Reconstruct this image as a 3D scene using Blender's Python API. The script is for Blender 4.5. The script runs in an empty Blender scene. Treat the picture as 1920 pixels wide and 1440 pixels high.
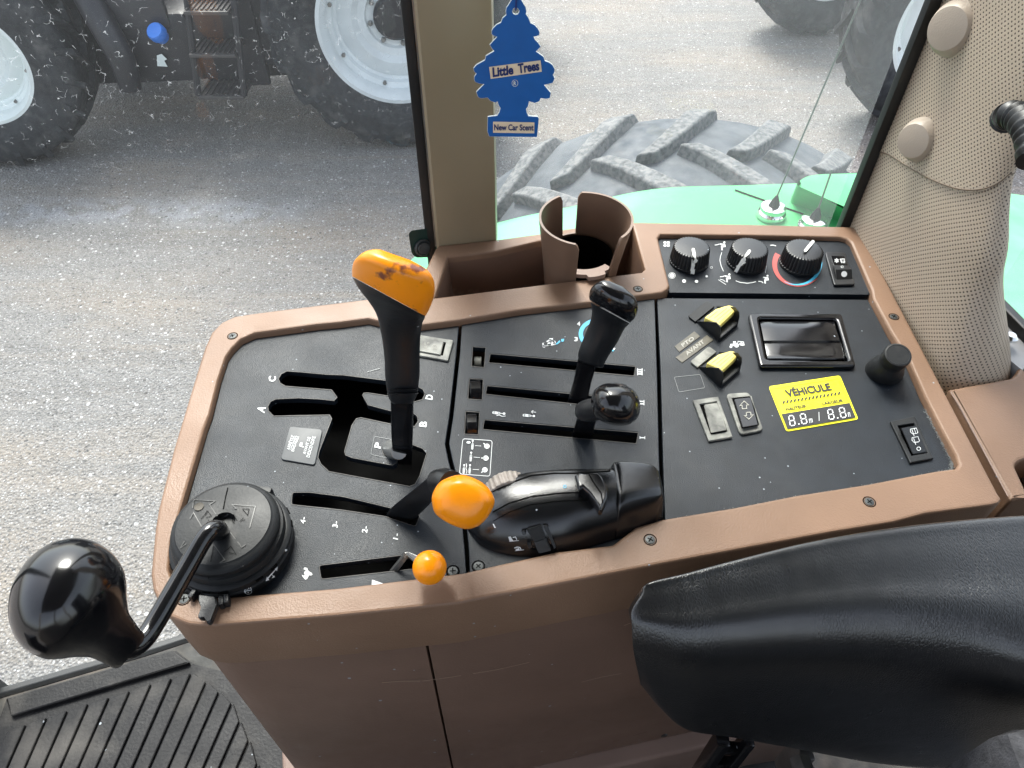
import bpy, bmesh, math, random
from mathutils import Vector, Matrix
from mathutils.bvhtree import BVHTree
R = math.radians
random.seed(7)
sc = bpy.context.scene
col = sc.collection
# ------------------------------------------------------------------ camera, sky, sun, exposure
F, PITCH, ZC = 1350.0, R(47), 2.75          # focal length in photo pixels, pitch below the horizon, eye height
cam = bpy.data.cameras.new('camera'); cam.sensor_width = 36; cam.lens = 36*F/1920
cam.clip_start = 0.01; cam.clip_end = 500
co = bpy.data.objects.new('camera', cam); col.objects.link(co)
co.location = (0, 0, ZC); co.rotation_euler = (R(90)-PITCH, 0, 0); sc.camera = co
SUN_EL, SUN_AZ = R(55), R(-15)
w = bpy.data.worlds.new('World'); sc.world = w; w.use_nodes = True
nt = w.node_tree; sky = nt.nodes.new('ShaderNodeTexSky'); sky.sky_type = 'NISHITA'; sky.sun_disc = False
sky.sun_elevation = SUN_EL; sky.sun_rotation = SUN_AZ; sky.air_density = 1.0; sky.dust_density = 3.5
hs = nt.nodes.new('ShaderNodeHueSaturation'); hs.inputs['Saturation'].default_value = .45      # thin bright overcast
nt.links.new(sky.outputs[0], hs.inputs['Color']); nt.links.new(hs.outputs[0], nt.nodes['Background'].inputs[0]); nt.nodes['Background'].inputs[1].default_value = 0.15
sl = bpy.data.lights.new('sun', 'SUN'); sl.energy = 1.5; sl.angle = R(22); sl.color = (1, .96, .9)
so = bpy.data.objects.new('sun', sl); col.objects.link(so)
sd = Vector((math.sin(SUN_AZ)*math.cos(SUN_EL), math.cos(SUN_AZ)*math.cos(SUN_EL), math.sin(SUN_EL)))
so.rotation_euler = sd.to_track_quat('Z', 'Y').to_euler(); so.location = (0, 0, 8)
sc.view_settings.view_transform = 'Standard'; sc.view_settings.look = 'None'
sc.view_settings.exposure = 1.78; sc.view_settings.gamma = 1
sc.cycles.max_bounces = 8; sc.cycles.transparent_max_bounces = 16

# ------------------------------------------------------------------ where photo pixels lie in the cab
ZP = 2.33            # top of the black console panels
ZF = 1.80            # cab floor
CP, SP = math.cos(PITCH), math.sin(PITCH)
CAM = Vector((0, 0, ZC))
def ray(u, v):
    t = (720-v)/F; return Vector(((u-960)/F, CP+t*SP, -SP+t*CP))
def PZ(u, v, z=ZP):
    r = ray(u, v); return CAM+r*((z-ZC)/r.z)
def PY(u, v, y):
    r = ray(u, v); return CAM+r*(y/r.y)
def PD(u, v, k): return CAM+ray(u, v)*k

# ------------------------------------------------------------------ helpers
MATS = {}
def mat(name, base, rough=.5, metal=0, spec=.5, noise=0, nscale=40, bump=0, bscale=300, coat=0, col2=None, cscale=8, specks=0, cthr=(.45, .6), dummy=0):
    m = bpy.data.materials.new(name); m.use_nodes = True; n = m.node_tree.nodes; l = m.node_tree.links
    b = n['Principled BSDF']; b.inputs['Roughness'].default_value = rough; b.inputs['Metallic'].default_value = metal
    b.inputs['Specular IOR Level'].default_value = spec; b.inputs['Coat Weight'].default_value = coat
    b.inputs['Coat Roughness'].default_value = .08
    tc = n.new('ShaderNodeTexCoord').outputs['Object']
    geo = n.new('ShaderNodeNewGeometry').outputs['Position']
    def tex(scale, detail=4, kind='ShaderNodeTexNoise'):
        t = n.new(kind); t.inputs['Scale'].default_value = scale
        if kind == 'ShaderNodeTexNoise': t.inputs['Detail'].default_value = detail
        l.new(geo, t.inputs['Vector']); return t
    def mix(a, b_, f, mode='MIX'):
        x = n.new('ShaderNodeMix'); x.data_type = 'RGBA'; x.blend_type = mode
        for s, v in ((6, a), (7, b_), (0, f)):
            if isinstance(v, (int, float)): x.inputs[s].default_value = v
            elif isinstance(v, tuple): x.inputs[s].default_value = (*v[:3], 1)
            else: l.new(v, x.inputs[s])
        return x.outputs[2]
    def ramp(s, a, b_):
        x = n.new('ShaderNodeMapRange'); x.inputs[1].default_value = a; x.inputs[2].default_value = b_; l.new(s, x.inputs[0]); return x.outputs[0]
    c = base
    if noise:
        d = tuple(x*(1-noise) for x in base); h = tuple(min(1, x*(1+noise)) for x in base)
        c = mix(d, h, ramp(tex(nscale).outputs[0], .3, .7))
    if col2:
        c = mix(c, col2, ramp(tex(cscale, 6).outputs[0], *cthr))
    if specks:
        v = n.new('ShaderNodeTexVoronoi'); v.inputs['Scale'].default_value = specks; l.new(geo, v.inputs['Vector'])
        ms = n.new('ShaderNodeMath'); ms.operation = 'LESS_THAN'; l.new(v.outputs['Distance'], ms.inputs[0]); ms.inputs[1].default_value = .075
        g = n.new('ShaderNodeMath'); g.operation = 'GREATER_THAN'; g.inputs[1].default_value = .74
        sp_ = n.new('ShaderNodeSeparateColor'); l.new(v.outputs['Color'], sp_.inputs[0]); l.new(sp_.outputs[0], g.inputs[0])
        mm = n.new('ShaderNodeMath'); mm.operation = 'MULTIPLY'; l.new(ms.outputs[0], mm.inputs[0]); l.new(g.outputs[0], mm.inputs[1])
        c = mix(c, (.3, .33, .36), mm.outputs[0])
    if isinstance(c, tuple): b.inputs['Base Color'].default_value = (*c, 1)
    else: l.new(c, b.inputs['Base Color'])
    if bump:
        bp = n.new('ShaderNodeBump'); bp.inputs['Strength'].default_value = bump; bp.inputs['Distance'].default_value = .001
        l.new(tex(bscale, 2).outputs[0], bp.inputs['Height']); l.new(bp.outputs[0], b.inputs['Normal'])
    rr = n.new('ShaderNodeMapRange'); l.new(tex(25, 5).outputs[0], rr.inputs[0]); rr.inputs[1].default_value = .3; rr.inputs[2].default_value = .7
    rr.inputs[3].default_value = max(.02, rough*.82); rr.inputs[4].default_value = min(1, rough*1.2); l.new(rr.outputs[0], b.inputs['Roughness'])
    MATS[name] = m; return m

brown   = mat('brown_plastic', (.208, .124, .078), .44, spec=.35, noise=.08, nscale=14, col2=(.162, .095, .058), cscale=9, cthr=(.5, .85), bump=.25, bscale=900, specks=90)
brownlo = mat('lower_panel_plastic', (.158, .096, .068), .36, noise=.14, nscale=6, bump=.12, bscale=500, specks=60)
plinthm = mat('plinth_plastic', (.22, .15, .12), .5, noise=.12, nscale=9)
binm    = mat('storage_bin_plastic', (.16, .095, .065), .55, noise=.15, nscale=12, col2=(.33, .25, .2), cscale=30, cthr=(.66, .8))
panelm  = mat('black_panel', (.0095, .013, .018), .40, spec=.28, col2=(.026, .029, .032), cscale=22, cthr=(.56, .85), noise=.2, nscale=60, bump=.35, bscale=1400, specks=130)
blackm  = mat('satin_black_plastic', (.010, .011, .0125), .36, noise=.15, bump=.15, bscale=900, specks=110)
glossm  = mat('gloss_black', (.005, .005, .006), .14, spec=.6, bump=.03, bscale=60, specks=70)
podm    = mat('semi_gloss_black', (.005, .0055, .0065), .19, spec=.7, bump=.12, bscale=1600, specks=120)
rubberm = mat('black_rubber', (.012, .013, .014), .5, spec=.3, noise=.25, nscale=30, bump=.14, bscale=500, specks=110, col2=(.045, .041, .036), cscale=30, cthr=(.56, .75))
darkm   = mat('slot_darkness', (.003, .003, .003), .9, spec=.05)
steelm  = mat('worn_steel', (.25, .25, .24), .35, metal=.8, noise=.3)
screwm  = mat('screw_steel', (.055, .06, .06), .45, metal=.5, noise=.2, nscale=200)
chromem = mat('chrome', (.75, .75, .74), .12, metal=1)
dustym  = mat('dusty_plastic', (.10, .10, .09), .6, noise=.3, nscale=120, col2=(.26, .26, .23), cscale=70, cthr=(.4, .62))
whitem  = mat('white_print', (.72, .74, .74), .6)
greym   = mat('grey_print', (.20, .21, .21), .6)
yelm    = mat('yellow_plastic', (.80, .66, .17), .4, noise=.08, nscale=80)
yels    = mat('yellow_sticker', (.88, .80, .02), .35)
redm    = mat('red_print', (.42, .06, .05), .5)
cyanm   = mat('cyan_print', (.05, .42, .66), .5)
bluem   = mat('blue_card', (.003, .11, .40), .55, noise=.05, nscale=100)
cream   = mat('cream_print', (.80, .66, .47), .6)
cardm   = mat('white_card', (.70, .76, .74), .7)
orange  = mat('orange_plastic', (.92, .285, .004), .24, spec=.4, noise=.06, nscale=30)
orangew = mat('worn_orange_plastic', (.90, .285, .006), .30, spec=.4, noise=.12, nscale=25, col2=(.20, .06, .03), cscale=48, cthr=(.575, .625))
pillm   = mat('beige_paint', (.27, .218, .142), .40, noise=.06, nscale=8, col2=(.22, .175, .11), cscale=6, cthr=(.5, .8))
sealm   = mat('black_seal', (.008, .009, .010), .45)
leather = None
greenm  = mat('green_paint', (.055, .32, .12), .4, spec=.3, noise=.10, nscale=5, col2=(.13, .40, .22), cscale=3, cthr=(.4, .6))
matm    = mat('floor_mat_rubber', (.015, .015, .016), .5, spec=.2, noise=.25, nscale=12, col2=(.075, .07, .064), cscale=14, cthr=(.5, .8), bump=.4, bscale=300, specks=45)
dustfl  = mat('dusty_floor', (.025, .025, .023), .7, noise=.5, nscale=35, col2=(.085, .075, .062), cscale=28, cthr=(.45, .7), bump=.5, bscale=160)
tirem   = mat('tyre_rubber', (.020, .022, .025), .75, noise=.35, nscale=10, bump=.6, bscale=60, col2=(.085, .082, .08), cscale=9, cthr=(.52, .8))
ntirem  = mat('dusty_tyre_rubber', (.045, .055, .066), .75, noise=.25, nscale=20, bump=.5, bscale=110, col2=(.085, .095, .105), cscale=12, cthr=(.40, .7))
lugm    = mat('dusty_lug_rubber', (.078, .084, .088), .8, noise=.35, nscale=90, bump=1, bscale=120, col2=(.15, .152, .15), cscale=70, cthr=(.42, .6))
rimm    = mat('silver_rim_paint', (.62, .66, .67), .4, noise=.08, nscale=5)
rimw    = mat('white_rim_paint', (.75, .80, .78), .4, noise=.06, nscale=5)
bodym   = mat('dark_machine_paint', (.014, .014, .018), .45, noise=.3, nscale=4)
bodyg   = mat('grey_bonnet_paint', (.12, .12, .145), .4, noise=.2, nscale=3)
capm    = mat('blue_cap_plastic', (.02, .17, .62), .4)
roofm   = mat('headliner', (.10, .09, .08), .8)
amberm  = mat('label_tape', (.075, .066, .045), .4, noise=.3, nscale=200)
latchm  = glossm

def tagobj(o, label=None, cat=None, group=None, kind=None):
    if label: o['label'] = label
    if cat: o['category'] = cat
    if group: o['group'] = group
    if kind: o['kind'] = kind
    return o
def link(name, me, m=None, parent=None):
    """link world-space mesh data as one object whose origin sits at its own base"""
    vs = me.vertices
    if len(vs):
        xs = [v.co.x for v in vs]; ys = [v.co.y for v in vs]; zs = [v.co.z for v in vs]
        c = Vector(((min(xs)+max(xs))/2, (min(ys)+max(ys))/2, min(zs)))
    else: c = Vector()
    me.transform(Matrix.Translation(-c))
    if m and not me.materials:
        for x in (m if isinstance(m, (list, tuple)) else [m]): me.materials.append(x)
    o = bpy.data.objects.new(name, me); col.objects.link(o); me.name = name
    if parent:
        o.parent = parent; o.location = c-Vector(parent['_w'])
    else: o.location = c
    o['_w'] = tuple(c); return o
def empty(name, loc, label, cat, group=None, parent=None):
    o = bpy.data.objects.new(name, None); col.objects.link(o); o.empty_display_size = .05
    loc = Vector(loc); o['_w'] = tuple(loc)
    if parent: o.parent = parent; o.location = loc-Vector(parent['_w'])
    else: o.location = loc; tagobj(o, label, cat, group)
    return o
def smooth(me, ang=35):
    for p in me.polygons: p.use_smooth = True
    try: me.set_sharp_from_angle(angle=R(ang))
    except Exception: pass
    return me
def bm_mesh(bm, ang=35, recalc=True):
    if recalc: bmesh.ops.recalc_face_normals(bm, faces=bm.faces)
    me = bpy.data.meshes.new('m'); bm.to_mesh(me); bm.free(); return smooth(me, ang)
def rnd(poly, r, seg=5):
    """round the corners of a 2D polygon"""
    out = []; n = len(poly)
    rr = r if isinstance(r, (list, tuple)) else [r]*n
    for i in range(n):
        p = Vector(poly[i][:2]); a = Vector(poly[i-1][:2])-p; b = Vector(poly[(i+1) % n][:2])-p
        k = min(rr[i], a.length*.48, b.length*.48)
        if k <= 0: out.append(tuple(p)); continue
        a.normalize(); b.normalize(); A = p+a*k; B = p+b*k
        for j in range(seg+1):
            t = j/seg; q = A*(1-t)**2+p*2*t*(1-t)+B*t*t; out.append(tuple(q))
    return out
def curve_mesh(loops, z0, z1, bev=0, res=2):
    c = bpy.data.curves.new('c', 'CURVE'); c.dimensions = '2D'; c.fill_mode = 'BOTH'
    h = (z1-z0)/2; bev = min(bev, h*.98)
    c.extrude = h-bev; c.bevel_depth = bev; c.offset = -bev; c.bevel_resolution = res
    for L in loops:
        s = c.splines.new('POLY'); s.points.add(len(L)-1); s.use_cyclic_u = True
        for p, q in zip(s.points, L): p.co = (q[0], q[1], 0, 1)
    o = bpy.data.objects.new('o', c); col.objects.link(o)
    me = bpy.data.meshes.new_from_object(o.evaluated_get(bpy.context.evaluated_depsgraph_get()))
    bpy.data.objects.remove(o); bpy.data.curves.remove(c)
    me.transform(Matrix.Translation((0, 0, (z0+z1)/2))); me.materials.clear()
    return smooth(me, 30)
def solid(name, loops, z0, z1, m, parent=None, bev=0, px=True, zm=None, res=2):
    if px: loops = [[PZ(p[0], p[1], z1 if zm is None else zm)[:2] for p in L] for L in loops]
    return link(name, curve_mesh(loops, z0, z1, bev, res), m, parent)
def join_meshes(mes):
    bm = bmesh.new()
    for me in mes: bm.from_mesh(me)
    out = bpy.data.meshes.new('j'); bm.to_mesh(out); bm.free(); return smooth(out, 30)
def box_bm(bm, c, s, rot=None, bev=0):
    r = bmesh.ops.create_cube(bm, size=1)
    M = Matrix.Translation(c) @ (rot.to_4x4() if rot else Matrix()) @ Matrix.Diagonal((*s, 1))
    bmesh.ops.transform(bm, matrix=M, verts=r['verts'])
    if bev:
        es = list({e for v in r['verts'] for e in v.link_edges})
        bmesh.ops.bevel(bm, geom=es, offset=bev, segments=2, affect='EDGES', profile=.6)
def box(name, c, s, m, parent=None, bev=0, rot=None):
    bm = bmesh.new(); box_bm(bm, c, s, rot, bev); return link(name, bm_mesh(bm), m, parent)
def hexa_bm(bm, bot, top):
    vs = [bm.verts.new(p) for p in list(bot)+list(top)]; n = len(bot)
    bm.faces.new(vs[:n][::-1]); bm.faces.new(vs[n:])
    for i in range(n): bm.faces.new((vs[i], vs[(i+1) % n], vs[n+(i+1) % n], vs[n+i]))
def cr(P, n, closed=False):
    """Catmull-Rom through the points"""
    out = []; N = len(P); segs = N if closed else N-1
    for i in range(segs):
        if closed: a, b, c, d = P[(i-1) % N], P[i], P[(i+1) % N], P[(i+2) % N]
        else: a, b, c, d = P[max(i-1, 0)], P[i], P[i+1], P[min(i+2, N-1)]
        for j in range(n):
            t = j/n
            out.append(.5*((2*b)+(c-a)*t+(2*a-5*b+4*c-d)*t*t+(3*b-a-3*c+d)*t*t*t))
    if not closed: out.append(P[-1].copy())
    return out
def rings_bm(bm, rings, cap0=True, cap1=True, closed=True, uv=None):
    V = [[bm.verts.new(p) for p in r] for r in rings]; n = len(V[0])
    for i in range(len(V)-1):
        for j in range(n if closed else n-1):
            k = (j+1) % n
            try: bm.faces.new((V[i][j], V[i][k], V[i+1][k], V[i+1][j]))
            except ValueError: pass
    if cap0: bm.faces.new(V[0][::-1])
    if cap1: bm.faces.new(V[-1])
    return V
def loft(name, rings, m, parent=None, nr=4, nl=6, cap0=True, cap1=True, closed=True, ang=60, raw=False):
    """smooth surface through control rings"""
    rr = [cr(r, nr, closed) for r in rings]
    cols = [cr([r[j] for r in rr], nl) for j in range(len(rr[0]))]
    dense = [[c[i] for c in cols] for i in range(len(cols[0]))]
    bm = bmesh.new(); rings_bm(bm, dense, cap0, cap1, closed)
    me = bm_mesh(bm, ang)
    return me if raw else link(name, me, m, parent)
def lathe_bm(bm, prof, c, ax=Vector((0, 0, 1)), seg=48, cap0=True, cap1=True, scale=(1, 1), mod=None):
    ax = Vector(ax).normalized(); a = ax.orthogonal().normalized() if abs(ax.z) < .99 else Vector((1, 0, 0)); b = ax.cross(a)
    rings = []
    for k, (r, z) in enumerate(prof):
        rings.append([Vector(c)+ax*z+(a*math.cos(2*math.pi*i/seg)*scale[0]+b*math.sin(2*math.pi*i/seg)*scale[1])*(r*(mod(i, k) if mod else 1)) for i in range(seg)])
    rings_bm(bm, rings, cap0, cap1)
def lathe(name, prof, c, m, parent=None, ax=(0, 0, 1), seg=48, cap0=True, cap1=True, mod=None, ang=35, scale=(1, 1)):
    bm = bmesh.new(); lathe_bm(bm, prof, c, ax, seg, cap0, cap1, scale, mod); return link(name, bm_mesh(bm, ang), m, parent)
def tube_bm(bm, pts, rad, seg=16, n=8, ell=1.0):
    P = cr([Vector(p) for p in pts], n) if n > 1 else [Vector(p) for p in pts]
    rs = rad if isinstance(rad, (list, tuple)) else [rad]*len(pts)
    up = None; rings = []
    for i, p in enumerate(P):
        t = (P[min(i+1, len(P)-1)]-P[max(i-1, 0)]).normalized()
        if up is None: up = t.orthogonal().normalized()
        up = (up-t*up.dot(t)).normalized(); s = t.cross(up)
        f = i/max(1, n) if n > 1 else i; k = min(int(f), len(rs)-1); k2 = min(k+1, len(rs)-1); r = rs[k]*(1-(f-k))+rs[k2]*(f-k)
        rings.append([p+(up*math.cos(2*math.pi*j/seg)+s*math.sin(2*math.pi*j/seg)*ell)*r for j in range(seg)])
    rings_bm(bm, rings)
def tube(name, pts, rad, m, parent=None, seg=16, n=8):
    bm = bmesh.new(); tube_bm(bm, pts, rad, seg, n); return link(name, bm_mesh(bm, 50), m, parent)
def pxring(uL, vL, uR, vR, k, ratio, seg=12, sq=1.0):
    """ring whose silhouette spans two photo points at depth k and whose other axis runs along the line of sight"""
    A, B = PD(uL, vL, k), PD(uR, vR, k); c = (A+B)/2; wv = (B-A)/2
    d = (c-CAM).normalized(); d = (d-wv.normalized()*d.dot(wv.normalized())).normalized()*wv.length*ratio
    out = []
    for i in range(seg):
        a = 2*math.pi*i/seg; ca, sa = math.cos(a), math.sin(a)
        ca = math.copysign(abs(ca)**sq, ca); sa = math.copysign(abs(sa)**sq, sa)
        out.append(c+wv*ca+d*sa)
    return out
def pxloft(name, secs, m, parent=None, seg=12, nl=6, cap0=True, cap1=True, raw=False, sq=1.0):
    return loft(name, [pxring(*s, seg=seg, sq=sq) for s in secs], m, parent, 3, nl, cap0, cap1, raw=raw)

# text as mesh: x is normalised to 0..1 over the word, y to cap height
_tc = {}
def text_mesh(s, bold=.028):
    if (s, bold) in _tc: return _tc[s, bold]
    def raw(b):
        t = bpy.data.curves.new('t', 'FONT'); t.body = b; t.resolution_u = 3; t.offset = bold
        o = bpy.data.objects.new('t', t); col.objects.link(o)
        me = bpy.data.meshes.new_from_object(o.evaluated_get(bpy.context.evaluated_depsgraph_get()))
        bpy.data.objects.remove(o); bpy.data.curves.remove(t)
        r = ([v.co.copy() for v in me.vertices], [tuple(p.vertices) for p in me.polygons]); bpy.data.meshes.remove(me); return r
    V, Fc = raw(s)
    if 'cap' not in _tc:
        h = raw('H')[0]; _tc['cap'] = max(p.y for p in h)
    x0 = min(p.x for p in V); x1 = max(p.x for p in V); cap = _tc['cap']
    _tc[s, bold] = ([((p.x-x0)/(x1-x0), p.y/cap) for p in V], Fc); return _tc[s, bold]
class Marks:
    """flat printed marks: every shape is given by photo points and laid on a surface of the scene"""
    def __init__(self, fn=None, z=ZP+.0004):
        self.bm = bmesh.new(); self.fn = fn or (lambda u, v: PZ(u, v, z)); self.sub = 0
    def poly(self, pts):
        vs = [self.bm.verts.new(self.fn(*p)) for p in pts]
        try: f = self.bm.faces.new(vs); bmesh.ops.triangulate(self.bm, faces=[f])
        except ValueError: pass
    def disc(self, u, v, r, ry=None, n=16):
        self.poly([(u+r*math.cos(2*math.pi*i/n), v+(ry or r*.8)*math.sin(2*math.pi*i/n)) for i in range(n)])
    def line(self, pts, wd, closed=False):
        n = len(pts); P = [Vector(p) for p in pts]; L = []; Rr = []
        for i in range(n):
            a = P[i-1] if (i or closed) else P[i]; b = P[(i+1) % n] if (i < n-1 or closed) else P[i]
            d1 = (P[i]-a); d2 = (b-P[i]); d1 = d1.normalized() if d1.length else d2.normalized(); d2 = d2.normalized() if d2.length else d1
            nn = Vector((-(d1+d2).y, (d1+d2).x)); nn = nn.normalized() if nn.length > 1e-6 else Vector((-d1.y, d1.x))
            k = min(2, 1/max(.3, nn.dot(Vector((-d1.y, d1.x))))); L.append(P[i]+nn*wd/2*k); Rr.append(P[i]-nn*wd/2*k)
        for i in range(n if closed else n-1):
            j = (i+1) % n; self.quad(L[i], L[j], Rr[j], Rr[i])
    def quad(self, *q): self.bm.faces.new([self.bm.verts.new(self.fn(*p)) for p in q])
    def text(self, s, A, B, D, bold=.028):
        V, Fc = text_mesh(s, bold); A, B, D = Vector(A), Vector(B), Vector(D)
        vs = [self.bm.verts.new(self.fn(*(A+(B-A)*x+(D-A)*y))) for x, y in V]
        for f in Fc:
            try: self.bm.faces.new([vs[i] for i in f])
            except ValueError: pass
    def arc(self, c, r, ry, a0, a1, wd, n=24):
        self.line([(c[0]+r*math.cos(R(a0+(a1-a0)*i/n)), c[1]-ry*math.sin(R(a0+(a1-a0)*i/n))) for i in range(n+1)], wd)
    def build(self, name, m, parent):
        me = bpy.data.meshes.new(name)
        bmesh.ops.recalc_face_normals(self.bm, faces=self.bm.faces)
        self.bm.to_mesh(me); self.bm.free(); return link(name, me, m, parent)
def on(*objs, eps=.0004):
    """photo point -> point just proud of the given objects' surface"""
    vs = []; fs = []
    for o in objs:
        off = Vector(o['_w']); b = len(vs)
        vs += [v.co+off for v in o.data.vertices]; fs += [tuple(i+b for i in p.vertices) for p in o.data.polygons]
    T = BVHTree.FromPolygons(vs, fs)
    def f(u, v):
        r = ray(u, v).normalized(); h = T.ray_cast(CAM, r)
        if h[0] is None:
            h = T.find_nearest(PZ(u, v, ZP+.02)); 
        nn = h[1]; nn = nn if nn.dot(r) < 0 else -nn
        return h[0]+nn*eps
    return f
# ================================================================== GROUND
def ground_mat():
    m = bpy.data.materials.new('gravel'); m.use_nodes = True; n = m.node_tree.nodes; l = m.node_tree.links; b = n['Principled BSDF']
    b.inputs['Roughness'].default_value = .8; b.inputs['Specular IOR Level'].default_value = .3
    pos = n.new('ShaderNodeNewGeometry').outputs['Position']
    def mapped(s):
        x = n.new('ShaderNodeMapping'); x.inputs['Scale'].default_value = s; l.new(pos, x.inputs[0]); return x.outputs[0]
    def noise(v, s, d=5):
        t = n.new('ShaderNodeTexNoise'); t.inputs['Scale'].default_value = s; t.inputs['Detail'].default_value = d; l.new(v, t.inputs['Vector']); return t.outputs[0]
    def ramp(s, a, b_, c=0, d=1):
        x = n.new('ShaderNodeMapRange'); x.inputs[1].default_value = a; x.inputs[2].default_value = b_; x.inputs[3].default_value = c; x.inputs[4].default_value = d; l.new(s, x.inputs[0]); return x.outputs[0]
    def mix(a, b_, f, mode='MIX'):
        x = n.new('ShaderNodeMix'); x.data_type = 'RGBA'; x.blend_type = mode
        for s, v in ((6, a), (7, b_), (0, f)):
            if isinstance(v, (int, float)): x.inputs[s].default_value = v
            elif isinstance(v, tuple): x.inputs[s].default_value = (*v, 1)
            else: l.new(v, x.inputs[s])
        return x.outputs[2]
    def mul(a, b_):
        x = n.new('ShaderNodeMath'); x.operation = 'MULTIPLY'; l.new(a, x.inputs[0])
        if isinstance(b_, float): x.inputs[1].default_value = b_
        else: l.new(b_, x.inputs[1])
        return x.outputs[0]
    g, sand, dark = (.170, .164, .156), (.225, .195, .162), (.085, .081, .077)
    c = mix(g, sand, ramp(noise(mapped((.35, 1.1, 1)), 1.6, 6), .46, .66))
    c = mix(c, dark, ramp(noise(mapped((.25, 2.2, 1)), 2.2, 6), .52, .75, 0, .42))
    c = mix(c, sand, ramp(noise(mapped((.2, 3.0, 1)), 3.2, 6), .54, .72, 0, .6))
    c = mix(c, (.25, .235, .22), ramp(noise(mapped((.6, 1.6, 1)), 9, 6), .52, .75, 0, .45))
    c = mix(c, (.085, .08, .076), ramp(noise(mapped((.5, 1.5, 1)), 14, 5), .55, .8, 0, .5))
    # loose pale stones gathered in rows by passing wheels
    sep = n.new('ShaderNodeSeparateXYZ'); l.new(pos, sep.inputs[0])
    a = ramp(sep.outputs[1], 3.95, 4.08); b2 = ramp(sep.outputs[1], 4.35, 4.22); xx = ramp(sep.outputs[0], -1.2, -1.8)
    row = mul(mul(mul(a, b2), xx), ramp(noise(mapped((1, 1, 1)), 7, 4), .4, .55))
    c = mix(c, (.28, .29, .31), mul(row, .6))
    # individual stones
    v = n.new('ShaderNodeTexVoronoi'); v.inputs['Scale'].default_value = 75; l.new(pos, v.inputs['Vector'])
    sc_ = n.new('ShaderNodeSeparateColor'); l.new(v.outputs['Color'], sc_.inputs[0])
    c = mix(c, (.44, .44, .44), mul(ramp(sc_.outputs[0], .78, .93), ramp(v.outputs['Distance'], .45, .25)))
    c = mix(c, (.05, .05, .05), mul(ramp(sc_.outputs[1], .70, .9, 0, .8), ramp(v.outputs['Distance'], .5, .2)))
    v3 = n.new('ShaderNodeTexVoronoi'); v3.inputs['Scale'].default_value = 32; l.new(pos, v3.inputs['Vector'])
    s3 = n.new('ShaderNodeSeparateColor'); l.new(v3.outputs['Color'], s3.inputs[0])
    c = mix(c, (.46, .45, .44), mul(ramp(s3.outputs[0], .86, .92), ramp(v3.outputs['Distance'], .32, .22)))
    c = mix(c, (.09, .085, .08), mul(ramp(s3.outputs[1], .88, .93), ramp(v3.outputs['Distance'], .36, .26)))
    v2 = n.new('ShaderNodeTexVoronoi'); v2.inputs['Scale'].default_value = 190; l.new(pos, v2.inputs['Vector'])
    s2 = n.new('ShaderNodeSeparateColor'); l.new(v2.outputs['Color'], s2.inputs[0])
    c = mix(c, mix((.06, .06, .06), (.48, .48, .49), s2.outputs[0]), ramp(s2.outputs[2], .45, .9, 0, .42))
    l.new(c, b.inputs['Base Color'])
    bp = n.new('ShaderNodeBump'); bp.inputs['Strength'].default_value = .9; bp.inputs['Distance'].default_value = .012
    l.new(v.outputs['Distance'], bp.inputs['Height']); l.new(bp.outputs[0], b.inputs['Normal'])
    return m
me = bpy.data.meshes.new('g'); S = 60
N = 60
bm = bmesh.new(); bmesh.ops.create_grid(bm, x_segments=N, y_segments=N, size=S)
me = bm_mesh(bm); go = link('gravel_ground', me, ground_mat()); go['kind'] = 'structure'

# ================================================================== CONTROL CONSOLE
ZB = ZP+.006
cons = empty('control_console', (0, .3, ZF), 'brown right-hand cab console with three black lever panels, dials and switches', 'control console')
OUT = [(440,592.5),(475,587),(560,576),(690,560),(768,552),(800,500),(817,465),(824,460),(930,449),(1010,438),(1060,429),(1100,424),(1150,418),(1192,416.5),(1204,416.5),
       (1400,420),(1600,425),(1613,432),(1872,925),(1879,936),(1874,943),(1860,947),(1737,963),(1677,979),(1560,998),(1280,1050),(853,1132),(633,1155),(403,1173),
       (372,1173),(350,1170),(320,1157),(298,1133),(286,1105),(282,1077),(290,993),(296,955),(325,842),(362,720),(384,650),(397,622),(415,604)]
INN = [(455,645),(480,634),(510,630),(597,618),(640,614),(692,607),(712,612),(760,623),(862,610),(975,591),(1108,576),(1240,558),(1250,552),(1254,545),(1232,455),(1237,449),
       (1400,450.5),(1570,454),(1583,457),(1592,464),(1630,553),(1632,568),(1666,633),(1701,689),(1727,750),(1758,812),(1785,862),(1791,879),(1786,887),(1747,892),(1618,917),(1490,937),
       (1374,960),(1240,982),(1190,997),(1147,1030),(1040,1043),(920,1070),(870,1082),(640,1110),(433,1127),(370,1128),(335,1110),(322,1075),(326,1020),(353,930),(387,813),(397,785),(413,720),(427,678),(438,662)]
BIN = [(840,482),(930,471),(1020,450),(1060,442),(1100,434),(1150,428),(1182,425),(1187,424),(1209,504),(1203,510),(1024,532),(815,558)]
inn_w = [PZ(*p, ZP)[:2] for p in INN]; out_w = [PZ(*p, ZB)[:2] for p in OUT]; bin_w = [PZ(*p, ZB)[:2] for p in BIN]
bezel = link('bezel', curve_mesh([out_w, inn_w, bin_w], ZP-.052, ZB, .0022), brown, cons)
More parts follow.
